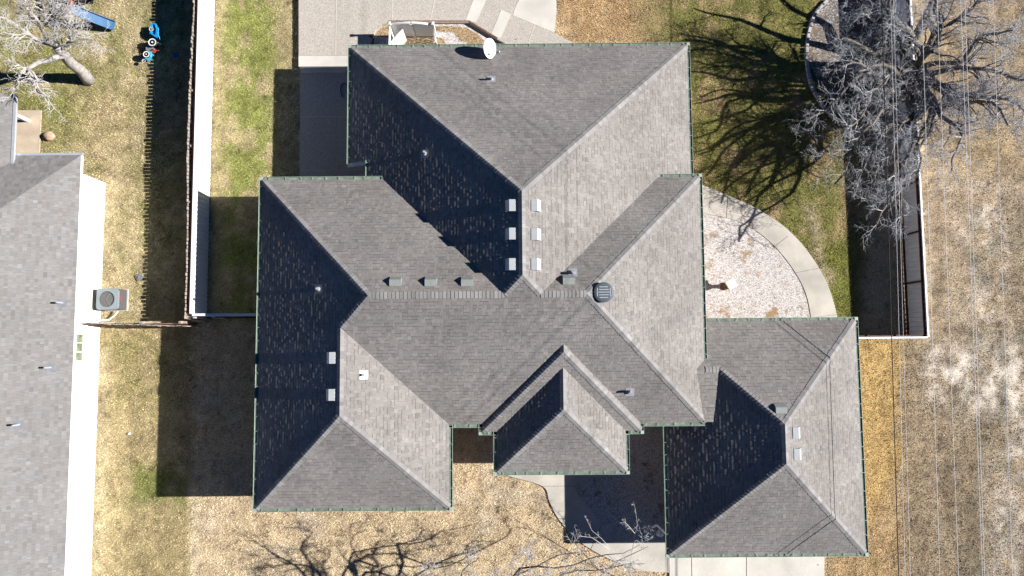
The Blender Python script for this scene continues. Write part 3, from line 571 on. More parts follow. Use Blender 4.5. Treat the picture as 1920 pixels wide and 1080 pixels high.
# white closing board at the notch of the north block, with a flattened downspout elbow
nb = MB(); nb.add([(nxw-.12, yk-.004, EL-.02), (xk+.02, yk-.004, zk+.0), (xk+.02, yk-.12, zk-.10), (nxw-.12, yk-.12, EL-.12), (nxw-.12, yk-.004, EL-.16), (xk+.02, yk-.004, zk-.14), (xk+.02, yk-.12, zk-.2), (nxw-.12, yk-.12, EL-.2)], [(0, 1, 2, 3), (4, 5, 6, 7), (0, 1, 5, 4), (2, 3, 7, 6), (0, 3, 7, 4), (1, 2, 6, 5)])
nb.build('downspout', M['whitemetal'], house)
ds = MB(); p = G(1249, 1002, 0.5); ds.bar((gxw+0.1, gys+0.62, EL-.15), (gxw-0.05, gys+0.62, 0.25), .09, .07); ds.bar((gxw-0.05, gys+0.62, .25), (gxw-.22, gys+.48, 0.06), .10, .08); ds.build('downspout', M['whitemetal'], house)
# ---- roof furniture
def frame(p, n=None):
    n = n or rnormal(p); u = Vector((0, 0, 1)).cross(n).normalized(); v = n.cross(u); v = v if v.z > 0 else -v
    return u, v, n
def box_vent(px, py, m, size=0.42, h=0.155):
    p = RP(px, py); p = RP(px+(px-960)/CAMH*h*0.5, py+(py-647)/CAMH*h*0.5) if False else p
    u, v, n = frame(p); b = MB(); s = size/2
    def P(a, bb, hh): return p+u*a+v*bb+n*hh
    prof = [(-s, .02), (-s, .045), (-.01, h), (.02, h), (s*.95, .035), (s*.95, .0)]
    k = len(prof); vs = [P(-s, y, z) for y, z in prof]+[P(s, y, z) for y, z in prof]
    b.add(vs, [(i, i+1, i+1+k, i+k) for i in range(k-1)]+[tuple(range(k)), tuple(range(k, 2*k))[::-1]])
    b.add([P(-s+.03, -s+.02, .01), P(s-.03, -s+.02, .01), P(s-.03, -s+.02, .06), P(-s+.03, -s+.02, .06)], [(0, 1, 2, 3)])
    return b.build('box_vent', m, main_roof)
for px, py in [(958, 386), (958, 439), (958, 496), (1004, 386), (1004, 440), (1004, 496), (622, 671), (621, 740), (1492, 811), (1494, 851)]: box_vent(px, py, M['vent'])
for px, py in [(742, 529), (808, 529), (876, 529), (1066, 526), (1463, 767)]: box_vent(px, py, M['ventdark'])
def pipe_vent(px, py, r=0.05, h=0.30):
    p = RP(px, py); n = rnormal(p); u, v, _ = frame(p); b = MB()
    b.add([p+u*a*.17+v*(c_*.18-.02)+n*.014 for a, c_ in ((-1, -1), (1, -1), (1, 1), (-1, 1))], [(0, 1, 2, 3)])
    b.tube([p-Vector((0, 0, .02)), p+n*.09], [r*2.1, r*1.35], 12); b.tube([p, p+Vector((0, 0, h))], r, 12)
    o = b.build('pipe_vent', M['lead'], main_roof)
    q = MB(); q.tube([p+Vector((0, 0, h+.001)), p+Vector((0, 0, h+.004))], r*.78, 12); q.build('pipe_vent_opening', M['black'], main_roof) if False else None
    return o
for px, py in [(921, 149), (797, 288), (598, 542), (1181, 734), (1074, 512)]: pipe_vent(px, py)
p = RP(682, 703); u, v, n = frame(p); b = MB()
b.add([p+u*a*.16+v*c_*.16+n*.016 for a, c_ in ((-1, -1), (1, -1), (1, 1), (-1, 1))], [(0, 1, 2, 3)]); b.tube([p, p+Vector((0, 0, .16))], .05, 12); b.build('pipe_vent', M['vent'], main_roof)
# round powered vent
p = RP(1130, 549); b = MB(); b.lathe(p, [(.30, -.15), (.30, .10), (.36, .12), (.365, .26), (.35, .31), (.29, .33), (.15, .337), (.02, .34)], 28); rv = b.build('round_vent', M['darkvent'], main_roof)
b = MB()
for i in range(-2, 3): b.box(p+Vector((0, i*.095, .338-abs(i)*.008)), (.40-abs(i)*.05, .026, .03))
for i in (-1, 1): b.box(p+Vector((i*.23, 0, .322)), (.025, .30, .03))
b.build('vent_slat', M['galv'], main_roof)
# satellite dish
dp = G(917, 91, 3.05); dish = thing('satellite_dish', (dp.x, dp.y, 2.6), 'pale oval satellite dish on the back edge of the roof casting a dark oval shadow', 'satellite dish')
ax = Vector((.80, -.18, .58)).normalized(); mt = ax.to_track_quat('Z', 'Y').to_matrix()
b = MB(); b.lathe(dp, [(.02, -.055), (.16, -.045), (.30, -.012), (.40, .035), (.405, .045), (.39, .042), (.28, -.004), (.14, -.037), (.01, -.045)], 32, mt); b.build('reflector', M['white'], dish, True)
b = MB(); tip = dp+ax*.44+Vector((.02, -.14, -.06)); b.tube([dp+mt @ Vector((0, -.36, 0)), tip], .018, 6); b.build('arm', M['galv'], dish)
b = MB(); b.tube([tip-ax*.07, tip+ax*.08], [.05, .035], 10); b.box(tip-ax*.02-Vector((0, 0, .05)), (.08, .06, .06)); b.build('receiver', M['galv'], dish)
foot = RP(921, 97); b = MB(); b.tube([foot, dp-ax*.05-Vector((0, 0, .05)), dp-ax*.04], .025, 8); b.box(foot+Vector((0, 0, .02)), (.16, .16, .02)); b.build('mast', M['galv'], dish)
# ------------------------------------------------------------------ neighbour's house
NE_ = 2.6; ne = G(155, 291, NE_); se = G(120, 1080, NE_); ex = (ne.x+se.x)/2-0.02; eyn = ne.y
nb_house = thing('house', (-24, -2, 0), 'neighbouring house with a plain grey shingle roof and a bright white painted wall', 'house')
rf = MB()
def ncol():
    v = random.gauss(1, .07); b_ = random.choice(((.212, .203, .197), (.207, .195, .188), (.218, .212, .209))); return tuple(q*v for q in b_)
S2 = 0.46; hw = 6.0; rx = ex-hw; zz = NE_+hw*S2
for pts in ([(ex, -18, NE_), (ex, eyn, NE_), (rx, eyn-hw, zz), (rx, -18, zz)], [(ex, eyn, NE_), (rx-hw, eyn, NE_), (rx, eyn-hw, zz)], [(rx-hw, eyn, NE_), (rx-hw, -18, NE_), (rx, -18, zz), (rx, eyn-hw, zz)]):
    rf.add(pts, [tuple(range(len(pts)))], (.06, .058, .055)); 
    if pts[0][0] > -40: shingle_plane(rf, pts, ncol, expo=0.145, band=False)
wg = G(22, 240, 2.75)
pts = [(wg.x, eyn-1.0, 2.75), (wg.x, eyn+2.55, 2.75), (wg.x-6, eyn+2.55, 2.75+6*.33), (wg.x-6, eyn-1.0, 2.75+6*.33)]
rf.add(pts, [(0, 1, 2, 3)], (.06, .058, .055)); shingle_plane(rf, pts, ncol, expo=.145, band=False)
nroof = rf.build('roof', M['roofgrey'], nb_house, tint=True)
b = MB(); b.box(((-18.21-30)/2, (7.4-20)/2, 1.25), (30-18.21, 27.4, 2.6)); b.box((wg.x-7.4, eyn+.9, 1.3), (6, 3.0, 2.7)); b.build('wall', M['wbrick'], nb_house)
b = MB(); b.box((ex-.012, (eyn-18)/2, NE_-.08), (.03, eyn+18, .16)); b.box(((ex+rx-hw)/2, eyn-.012, NE_-.08), (2*hw-.06, .03, .16)); b.box((ex-.2, (eyn-18)/2-.1, NE_-.14), (.34, eyn+17.6, .02)); b.box((wg.x+.02, eyn+.8, 2.66), (.06, 3.5, .16)); b.build('fascia', M['white'], nb_house)
b = MB(); b.bar((wg.x+.09, eyn-.9, 2.72), (wg.x+.09, eyn+2.5, 2.72), .12, .10); b.bar((ex+.05, eyn+.06, NE_-.05), (rx, eyn+.06, NE_-.05), .10, .09); b.build('gutter', M['galv'], nb_house)
def nwin(y0, y1, z0, z1, name='window'):
    f = MB(); X = -18.21
    for yy in (y0, y1): f.box((X+.02, yy, (z0+z1)/2), (.06, .06, z1-z0+.06))
    for zq in (z0, z1): f.box((X+.021, (y0+y1)/2, zq), (.062, y1-y0, .06))
    for k in (1, 2): f.box((X+.018, y0+(y1-y0)*k/3, (z0+z1)/2), (.03, .03, z1-z0))
    f.box((X+.019, (y0+y1)/2, (z0+z1)/2), (.032, y1-y0, .03))
    fr = f.build('window', M['white'], nb_house); b = MB(); b.box((X+.006, (y0+y1)/2, (z0+z1)/2), (.012, y1-y0, z1-z0)); b.build('pane', M['glass'], fr)
ya, yb = G(150, 678, 2.0).y, G(150, 625, 2.0).y; nwin(ya, yb, 1.22, 2.28); nwin(G(145, 738, 2.2).y, G(145, 716, 2.2).y, 1.72, 2.3)
for px, py in [(117, 568), (95, 689), (36, 796)]:
    z = 3.3
    for i in range(20): q = G(px, py, z); z = .5*z+.5*(NE_+(ex-q.x)*S2)
    q = G(px, py, z); u, v, n = Vector((0, 1, 0)), Vector((-1, 0, S2)).normalized(), Vector((S2, 0, 1)).normalized()
    b = MB(); b.add([q+u*a*.16+v*c_*.16+n*.016 for a, c_ in ((-1, -1), (1, -1), (1, 1), (-1, 1))], [(0, 1, 2, 3)]); b.build('vent_flashing', M['grey'], nroof)
    b = MB(); b.tube([q, q+Vector((0, 0, .40))], .038, 10); b.tube([q+Vector((0, 0, .40)), q+Vector((0, 0, .405))], .03, 10); pv = b.build('pipe_vent', M['galv'], nroof)
b = MB(); b.box((wg.x-1.2, eyn+2.3, 1.36), (.14, .14, 2.72)); b.build('post', M['white'], nb_house)
slab('slab', 'slab', -.15, .03, M['tanconcrete'])
# ------------------------------------------------------------------ air conditioner
ac = thing('air_conditioner', (-17.45, 2.1, 0), 'grey outdoor air conditioning unit with a round fan opening by the white wall', 'air conditioner')
X0, X1, Y0, Y1, HH = -17.93, -17.0, 1.66, 2.56, .82
b = MB(); b.box((-17.47, 2.11, .03), (.98, .96, .12)); b.build('pad', M['concrete'], ac)
b = MB()
for i in range(22): z = .12+i*.03; b.prism([(X0+.02, Y0+.02), (X1-.02, Y0+.02), (X1-.02, Y1-.02), (X0+.02, Y1-.02)] if i % 2 else [(X0, Y0), (X1, Y0), (X1, Y1), (X0, Y1)], z, z+.03)
b.build('cabinet', M['acside'], ac)
b = MB(); cx, cy = (X0+X1)/2-.02, (Y0+Y1)/2; n_ = 48; ov = []; iv = []
for j in range(n_):
    a = 2*math.pi*j/n_; ca, sa = math.cos(a), math.sin(a); k = 0.475/(abs(ca)**8+abs(sa)**8)**.125; ov.append((cx+.02+ca*k, cy+sa*k*.97)); iv.append((cx+ca*.35, cy+sa*.35))
vs = [(x, y, HH) for x, y in ov]+[(x, y, HH+.02) for x, y in iv]+[(x, y, HH-.09) for x, y in ov]+[(x, y, HH-.2) for x, y in iv]; fs = []
for j in range(n_): k = (j+1) % n_; fs += [(j, k, n_+k, n_+j), (j, 2*n_+j, 2*n_+k, k), (n_+j, n_+k, 3*n_+k, 3*n_+j)]
b.add(vs, fs); b.build('top_panel', M['acgrey'], ac)
b = MB(); b.lathe((cx, cy, HH-.22), [(.36, 0), (.36, .01)], 30); b.build('fan_well', M['black'], ac)
b = MB(); b.lathe((cx, cy, HH-.16), [(.10, 0), (.10, .07), (.05, .09)], 16)
for k in range(3):
    a = k*2.094+.5; d, e_ = Vector((math.cos(a), math.sin(a), 0)), Vector((-math.sin(a), math.cos(a), 0)); o = Vector((cx, cy, HH-.14))
    b.add([o+d*.08-e_*.06+Vector((0, 0, .03)), o+d*.32-e_*.13+Vector((0, 0, .03)), o+d*.33+e_*.13-Vector((0, 0, .03)), o+d*.08+e_*.07-Vector((0, 0, .03))], [(0, 1, 2, 3)])
b.build('fan', M['galv'], ac)
b = MB()
for k in range(3): b.tube([(cx+.35*math.cos(2*math.pi*(k+.5*i)/3), cy+.35*math.sin(2*math.pi*(k+.5*i)/3), HH+.022) if i else (cx, cy, HH+.03) for i in (0, 1)], .004, 4)
for r in (.345,): b.tube([(cx+r*math.cos(t*.2618), cy+r*math.sin(t*.2618), HH+.025) for t in range(25)], .004, 4, False)
b.build('fan_grille', M['acgrey'], ac)
b = MB(); b.box((X1+.006, 2.16, .62), (.012, .20, .07)); b.build('badge', M['red'], ac)
tag(MB().tube([(-17.3, 1.60, .25), (-17.45, 1.45, .2), (-17.7, 1.25, .16), (-18.15, 1.2, .35)], .035, 8).build('pipe', M['white']), 'pale insulated pipe running from the air conditioner to the white wall', 'pipe')
# ------------------------------------------------------------------ fences
FH = 1.64
def corrugated(mb, a, b, z0, z1, pitch=0.2, depth=0.022, th=0.006):
    a, b = Vector(a), Vector(b); d = (b-a); L = d.length; d.normalize(); n = Vector((-d.y, d.x)); pts = []
    x = 0
    while x < L:
        for fx, h in ((0, 0), (.30, 0), (.38, 1), (.58, 1), (.66, 0)):
            if x+fx*pitch < L: pts.append(a+d*(x+fx*pitch)+n*(h*depth))
        x += pitch
    pts.append(b); P = [(p.x, p.y) for p in pts]+[(p.x+n.x*th, p.y+n.y*th) for p in pts[::-1]]; k = len(pts)
    vs = [(x, y, z) for z in (z0, z1) for x, y in P]; m = 2*k
    fs = [(i, i+1, i+1+m, i+m) for i in range(k-1)]+[(i+k, i+1+k, i+1+k+m, i+k+m) for i in range(k-1)]+[(i+m, i+1+m, 2*k-2-i+m, 2*k-1-i+m) for i in range(k-1)]
    mb.add(vs, fs)
wf = thing('metal_fence', (-13.52, 8, 0), 'long bright white corrugated metal fence standing beside the left lawn', 'fence')
ya = 1.42
b = MB(); corrugated(b, (-13.50, 22), (-13.50, ya), .03, FH); b.build('panel', M['whitemetal'], wf)
b = MB(); b.box((-13.49, (22+ya)/2, FH+.012), (.07, 22-ya, .03)); b.build('cap', M['whitemetal'], wf)
b = MB()
for z in (.35, .95, FH-.05): b.box((-13.56, (22+ya)/2, z), (.05, 22-ya, .09))
b.build('rail', M['maroon'], wf)
for y in np.arange(ya+.1, 22, 2.44): b = MB(); b.box((-13.60, y, FH/2-.05), (.08, .06, FH)); b.build('post', M['maroon'], wf)
pf = thing('picket_fence', (-13.85, 8, 0), 'weathered wooden picket fence backing onto the white metal fence', 'fence')
b = MB(); y = 1.2
while y < 22:
    wv = .138+random.uniform(-.01, .01); h = FH+.02+random.uniform(-.04, .05); xo = -13.76+.05*math.sin(y*.5)+random.uniform(-.012, .012)
    b.prism([(xo-.012, y), (xo+.012, y), (xo+.012, y+wv), (xo-.012, y+wv)], .02, h); y += .165+random.uniform(-.008, .008)
b.build('boards', M['wood'], pf)
b = MB()
for z in (.4, 1.3): b.box((-13.74, 11.6, z), (.05, 20.8, .09))
b.build('rail', M['woodred'], pf)
for y in np.arange(1.3, 22, 2.44): b = MB(); b.box((-13.70, y, .8), (.09, .09, 1.55)); b.build('post', M['wood'], pf)
# cross fences
wa, wbq = G(152, 605, 1.75), G(362, 612, 1.7)
cf = thing('wooden_fence', (-16, wa.y, 0), 'weathered grey board fence running from the white wall to the picket fence', 'fence')
b = MB(); x = -18.15
while x < -13.75:
    t = (x+18.15)/4.4; yy = G(150+215*t, 606.5+5*t, 1.7).y+random.uniform(-.02, .02); b.prism([(x, yy-.012), (x+.125, yy-.014+random.uniform(-.012, .012)), (x+.125, yy+.014), (x, yy+.012)], .03, 1.66+random.uniform(-.05, .08)); x += .132
b.build('boards', M['wood'], cf); yc = G(260, 609, 1.7).y
b = MB(); b.box((-15.9, yc+.05, 1.35), (4.3, .05, .1)); b.box((-15.9, yc+.051, .4), (4.3, .05, .1)); b.build('rail', M['woodred'], cf)
for x in (-17.3, -15.6, -13.95): b = MB(); b.box((x, yc+.10, .8), (.1, .1, 1.6)); b.build('post', M['wood'], cf)
sf = thing('metal_fence', (-12, 1.4, 0), 'short white metal fence panel joining the long white fence to the house', 'fence')
yq = G(430, 591, FH).y
b = MB(); corrugated(b, (-13.42, yq), (-9.52, yq+.05), .03, FH-.03); b.build('panel', M['whitemetal'], sf)
b = MB(); b.box((-11.47, yq+.03, FH-.01), (3.9, .10, .05)); b.build('cap', M['whitemetal'], sf)
b = MB(); b.box((-11.47, yq-.06, .35), (3.9, .05, .06)); b.box((-11.47, yq-.061, 1.3), (3.9, .05, .06)); b.build('rail', M['maroon'], sf)
for x in (-13.38, -12.6, -9.6): b = MB(); b.box((x, yq-.08, .78), (.07, .07, 1.6)); b.build('post', M['galv'], sf)
# east fence
EF = 1.52; X_E = 17.5; yE = G(1742, 632, EF).y
ef = thing('metal_fence', (X_E, 8, 0), 'long white metal fence with dark red posts, seen from inside on the right', 'fence')
b = MB(); corrugated(b, (X_E, yE), (X_E, 22), .03, EF-.02, .2, .022); b.build('panel', M['whitemetal'], ef)
b = MB(); b.box((X_E+.01, (22+yE)/2, EF), (.07, 22-yE, .04)); b.build('cap', M['whitemetal'], ef)
b = MB()
for z in (.10, EF-.12): b.box((X_E-.06, (22+yE)/2, z), (.06, 22-yE, .09))
b.build('rail', M['maroon'], ef)
for py in (630, 529, 437, 345, 255, 165, 75, -15): b = MB(); b.box((X_E-.065, G(1715, py, .8).y, EF/2-.02), (.05, .07, EF-.05)); b.build('post', M['maroon'], ef)
rf_ = thing('metal_fence', (15.7, yE, 0), 'short white topped metal fence closing the gap between garage and right fence', 'fence')
b = MB(); corrugated(b, (gxe-.35, yE), (X_E-.08, yE), .03, EF-.04); b.build('panel', M['whitemetal'], rf_)
b = MB(); b.box(((gxe-.35+X_E)/2, yE-.01, EF), (X_E-gxe+.3, .07, .05)); b.build('cap', M['whitemetal'], rf_)
b = MB(); b.box(((gxe-.3+X_E)/2, yE+.07, EF-.12), (X_E-gxe+.1, .05, .09)); b.box(((gxe-.3+X_E)/2, yE+.071, .3), (X_E-gxe+.1, .05, .09)); b.build('rail', M['maroon'], rf_)
for x in (13.9, 15.0, 16.2): b = MB(); b.box((x, yE+.075, .75), (.07, .07, 1.5)); b.build('post', M['maroon'], rf_)
# ------------------------------------------------------------------ bits around the yards
sb = [G(x, y, .08) for x, y in smoothline([(1556, -4), (1529, 25), (1517, 60), (1513, 95), (1515, 130), (1523, 163), (1542, 196), (1560, 217)], 20)]
acc = 0; last = sb[0]; k0 = None
for q, r in zip(sb[:-1], sb[1:]):
    acc += (r-q).length
    if acc > .285:
        acc = 0; d = (r-q).normalized(); mtx = Matrix.Rotation(math.atan2(d.y, d.x)+random.uniform(-.06, .06), 3, 'Z'); b = MB()
        l_, w_ = .135, .075; prof = [(-l_, -w_), (l_, -w_), (l_, w_*.9), (-l_, w_*.9)]
        lo = [Vector((x, y, -.13)) for x, y in prof]; mi = [Vector((x, y, .05)) for x, y in prof]; hi = [Vector((x*.9, y*.82, .075)) for x, y in prof]
        b.add([mtx @ p for p in lo+mi+hi], [(8, 9, 10, 11)]+[(i+j, (i+1) % 4+j, (i+1) % 4+4+j, i+4+j) for j in (0, 4) for i in range(4)])
        o = b.build('edging_block', M['block']); o.location = (r.x, r.y, .06+random.uniform(-.01, .01))
        tag(o, 'pale concrete edging block in the curved row around the tree bed', 'edging block', 'edging blocks around the tree bed')
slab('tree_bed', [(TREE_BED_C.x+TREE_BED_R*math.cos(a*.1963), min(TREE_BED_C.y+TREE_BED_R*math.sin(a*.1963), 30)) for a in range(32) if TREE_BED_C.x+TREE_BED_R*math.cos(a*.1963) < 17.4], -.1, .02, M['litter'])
# birdbath style stone ornament in the white gravel
bp_ = G(1358, 537); b = MB(); st = thing('stone_ornament', bp_, 'pale stone garden ornament standing alone in the white gravel bed', 'ornament')
b.lathe(bp_, [(.17, 0), (.18, .06), (.10, .12), (.08, .35), (.12, .42), (.17, .50), (.12, .56), (.06, .6)], 12); b.build('pedestal', M['brownclay'], st, True)
b = MB(); b.box(bp_+Vector((.10, .04, .68)), (.40, .38, .12), Matrix.Rotation(.5, 3, 'Z') @ Matrix.Rotation(.12, 3, 'Y')); b.build('top', M['stone'], st)
# white lattice screen round equipment behind the house
ls = thing('lattice_screen', G(780, 80, .05), 'white vinyl screen with arched panels round a small bed behind the roof edge', 'screen')
SH = 1.15
A1, A2, A3, A4 = G(737, 92, .05), G(739, 68, .05), G(817, 68, .05), G(822, 92, .05)
def arched(mb, a, b, h0, rise, th=.04, n=12):
    a, b = Vector(a), Vector(b); d = (b-a); nn = Vector((-d.y, d.x, 0)).normalized()*th/2
    tops = [a+d*(i/n)+Vector((0, 0, h0+rise*math.sin(math.pi*(i/n)*.5 if rise > 0 else math.pi*(1-i/n)*.5)*abs(1 if rise > 0 else -1))) if True else None for i in range(n+1)]
    bots = [a+d*(i/n) for i in range(n+1)]; k = n+1
    vs = [p+nn for p in bots]+[p+nn for p in tops]+[p-nn for p in bots]+[p-nn for p in tops]; fs = []
    for i in range(n): fs += [(i, i+1, k+i+1, k+i), (2*k+i, 3*k+i, 3*k+i+1, 2*k+i+1), (k+i, k+i+1, 3*k+i+1, 3*k+i)]
    fs += [(0, k, 3*k, 2*k), (n, 2*k+n, 3*k+n, k+n)]; mb.add(vs, fs); return tops
mid = (A2+A3)/2
for p_, q_, r_ in ((A2, mid-(A3-A2)*.02, .22), (mid+(A3-A2)*.02, A3, -.22)):
    b = MB(); tp = arched(b, p_, q_, SH, abs(r_)) if r_ > 0 else arched(b, q_, p_, SH, abs(r_)); b.build('panel', M['white'], ls)
    b = MB(); b.tube([t+Vector((0, 0, .03)) for t in tp], .05, 6); b.build('top_rail', M['white'], ls)
b = MB(); arched(b, A1+Vector((0, -.5, 0)), A2, SH, .02); b.build('panel', M['white'], ls)
b = MB(); arched(b, A1+Vector((.05, -.1, 0)), A1.lerp(A3, .32)+Vector((0, .2, 0)), SH-.2, .25); b.build('gate', M['white'], ls)
b = MB()
for i in range(12):
    for sgn in (-1, 1):
        x0_, x1_ = A3.lerp(A4, 0), A4; t = i/11; y0_ = A3.lerp(A4+Vector((0, -.3, 0)), t); b.bar(y0_+Vector((0, 0, .1 if sgn > 0 else .9)), y0_+Vector((0, -.25, .9 if sgn > 0 else .1)), .03, .02)
b.build('lattice', M['white'], ls)
for p_ in (A2, mid, A3, A4+Vector((0, -.2, 0)), A1+Vector((0, -.5, 0))): b = MB(); b.box(p_+Vector((0, 0, SH/2+.1)), (.1, .1, SH+.2)); b.add([p_+Vector((x, y, SH+.2)) for x, y in ((-.07, -.07), (.07, -.07), (.07, .07), (-.07, .07))]+[p_+Vector((0, 0, SH+.28))], [(0, 1, 4), (1, 2, 4), (2, 3, 4), (3, 0, 4)]); b.build('post', M['white'], ls)
# stray things
def rock(px, py, r, name, m, label, cat, sq=.6, rot=.4):
    bm = bmesh.new(); bmesh.ops.create_icosphere(bm, subdivisions=3, radius=r)
    for v in bm.verts: v.co *= 1+.14*math.sin(v.co.x*21/r*.1+1)+.10*math.cos(v.co.y*30/r*.1)+random.uniform(-.03, .03); v.co.z *= sq; v.co.x *= 1.25
    me = bpy.data.meshes.new(name); bm.to_mesh(me); bm.free(); me.materials.append(m); o = bpy.data.objects.new(name, me); COL.objects.link(o); o.location = G(px, py)+Vector((0, 0, r*sq*.7)); o.rotation_euler = (0, 0, rot); tag(o, label, cat)
rock(94, 256, .21, 'rock', M['terracotta'], 'reddish tan rock on the bare ground beside the concrete slab', 'rock', .7, -.2)
rock(1237, 998, .16, 'ball', M['stone'], 'pale round ball lying in the shaded gravel beside the garage downspout', 'ball', .95)
b = MB(); mtx = Matrix.Rotation(.45, 3, 'Z'); b.box((0, 0, .05), (.26, .27, .03), mtx); b.box((0, 0, .075), (.16, .16, .02), mtx); b.tube([(0, 0, .08), (0.02, 0, .13)], .03, 8)
o = b.build('drain_cover', M['grey']); o.location = G(262, 520); tag(o, 'small dark grey square tile lying on the grass near the fence shadow', 'tile')
b = MB()
for i in range(5):
    for j in range(5): pass
n_ = 9; vs = [(.28*(i/8-.5)+.03*math.sin(j), .22*(j/8-.5)+.04*math.cos(i*1.3), .03+.03*math.sin(i*1.7+j)*math.cos(j*1.1)+.03) for i in range(n_) for j in range(n_)]
b.add(vs, [(i*n_+j, (i+1)*n_+j, (i+1)*n_+j+1, i*n_+j+1) for i in range(8) for j in range(8)]); o = b.build('cloth', M['blue']); o.location = G(331, 104); tag(o, 'crumpled blue cloth lying in the deep shade of the picket fence', 'cloth')
rock(243, 813, .05, 'ball', M['white'], 'tiny white ball on the dry grass by the white house', 'ball', 1.0)
# hose on the shaded lower patio
hp = [G(x, y, .05) for x, y in smoothline([(657, 172), (651, 160), (645, 156), (640, 160), (639, 170), (642, 182)], 5)]
tag(MB().tube(hp, .022, 6).build('hose', M['black']), 'black hose looped on the shaded concrete beside the house', 'hose')
# ------------------------------------------------------------------ playset slide
ps = thing('playset', G(140, 10), 'red framed playset with a long faded blue slide under the bare tree', 'playset')
b = MB(); s0, s1 = G(133, 17, 1.15), G(214, 49, .14); d = (s1-s0); side = Vector((-d.y, d.x, 0)).normalized()
N_ = 14; vs = []
for i in range(N_+1):
    t = i/N_; c_ = s0.lerp(s1, t); c_.z = .14+(1.15-.14)*((1-t)**1.15) if t < .97 else .14
    for x, h in ((-.22, .12), (-.20, .12), (-.18, 0), (.18, 0), (.20, .12), (.22, .12), (.2, -.04), (-.2, -.04)): vs.append(c_+side*x+Vector((0, 0, h)))
b.add(vs, [(i*8+j, i*8+(j+1) % 8, (i+1)*8+(j+1) % 8, (i+1)*8+j) for i in range(N_) for j in range(8)]); b.build('slide', M['slide'], ps)
b = MB()
for px, py in ((134, 14), (132, -14), (176, -2), (176, -22)): b.tube([G(px, py), G(px-1, py-1, 1.5)], .045, 8)
b.tube([G(134, 10, 1.5), G(131, -40, 1.5)], .05, 8); b.tube([G(134, -1, 1.5), G(180, -3, 1.5)], .04, 8); b.build('frame', M['red'], ps)
b = MB(); b.prism([tuple(G(x, y, 1.1)[:2]) for x, y in ((135, -25), (176, -24), (174, 6), (136, 8))], 1.06, 1.1); b.build('platform', M['black'], ps)
b = MB(); b.tube([G(112, 10, .9), G(133, 9, .95)], .02, 6); b.tube([G(108, 22, .4), G(134, 24, .5)], .02, 6); b.build('rail', M['woodred'], ps)
# ------------------------------------------------------------------ toy tractor and trailer, both tipped onto their sides
def zpx(x, y, h): return G(200+x/9, y/9, h)
def wheel(root, x, y, h, r, w, rim=.8):
    c = zpx(x, y, h); b = MB(); b.lathe(c-Vector((0, 0, w)), [(r*.7, 0), (r, w*.15), (r, w*.85), (r*.72, w)], 24); o = b.build('wheel', M['black'], root)
    b = MB(); b.lathe(c-Vector((0, 0, w*.3)), [(r*rim*1.1, 0), (r*rim*1.1, w*.36), (r*rim*.9, w*.30), (r*.2, w*.30), (r*.18, w*.5), (r*.05, w*.5)], 20); b.build('rim', M['white'], o)
tt = thing('toy_tractor', zpx(770, 860, 0), 'small aqua and grey toy tractor with white wheels tipped over by the fence shadow', 'toy tractor')
P_ = lambda *a: [tuple(zpx(x, y, 0)[:2]) for x, y in a]
b = MB(); b.prism(P_((690, 1030), (745, 930), (825, 920), (800, 1000), (725, 1045)), .08, .36); b.prism(P_((700, 1020), (745, 945), (805, 940), (780, 1000), (725, 1035)), .36, .40); b.build('hood', M['aqua'], tt)
b = MB(); b.prism(P_((715, 800), (800, 780), (840, 890), (760, 935), (715, 880)), .06, .30); b.tube([zpx(770, 850, .3), zpx(800, 830, .42)], .03, 8); b.build('body', M['grey'], tt)
b = MB(); b.prism(P_((820, 790), (865, 705), (885, 720), (870, 775), (830, 805)), .05, .34); b.build('fender', M['aqua'], tt)
b = MB(); b.bar(zpx(855, 725, .3), zpx(918, 742, .34), .05, .05); b.build('seat', M['white'], tt)
b = MB(); b.lathe(zpx(800, 860, .33), [(.10, 0), (.11, .015), (.10, .03), (.07, .02)], 14); b.bar(zpx(815, 850, .25), zpx(890, 855, .2), .03, .03); b.build('steering_wheel', M['red'], tt)
wheel(tt, 768, 712, .46, .185, .11, .84); wheel(tt, 668, 915, .44, .145, .09, .88); wheel(tt, 790, 735, .13, .18, .11); wheel(tt, 690, 930, .13, .14, .09)
tr = thing('toy_trailer', zpx(860, 570, 0), 'small bright blue toy trailer tub lying on its side behind the toy tractor', 'toy trailer')
b = MB(); po = P_((820, 455), (888, 452), (925, 560), (905, 690), (800, 625)); pi_ = P_((840, 475), (880, 470), (905, 560), (893, 660), (830, 615))
k = 5; vs = [(*p, .05) for p in po]+[(*p, .40) for p in po]+[(*p, .40) for p in pi_]+[(*p, .22) for p in pi_]; fs = [tuple(range(15, 20))]
for j in (0, 5, 10): fs += [(i+j, (i+1) % 5+j, (i+1) % 5+5+j, i+5+j) for i in range(5)]
b.add(vs, fs); b.build('tub', M['bright'], tr); b = MB(); b.tube([zpx(870, 470, .40), zpx(865, 570, .42), zpx(905, 680, .40)], .018, 6); b.build('rim_strip', M['aqua'], tr)
wheel(tr, 752, 490, .40, .10, .07, .85); wheel(tr, 624, 1027, .34, .085, .06, .85)
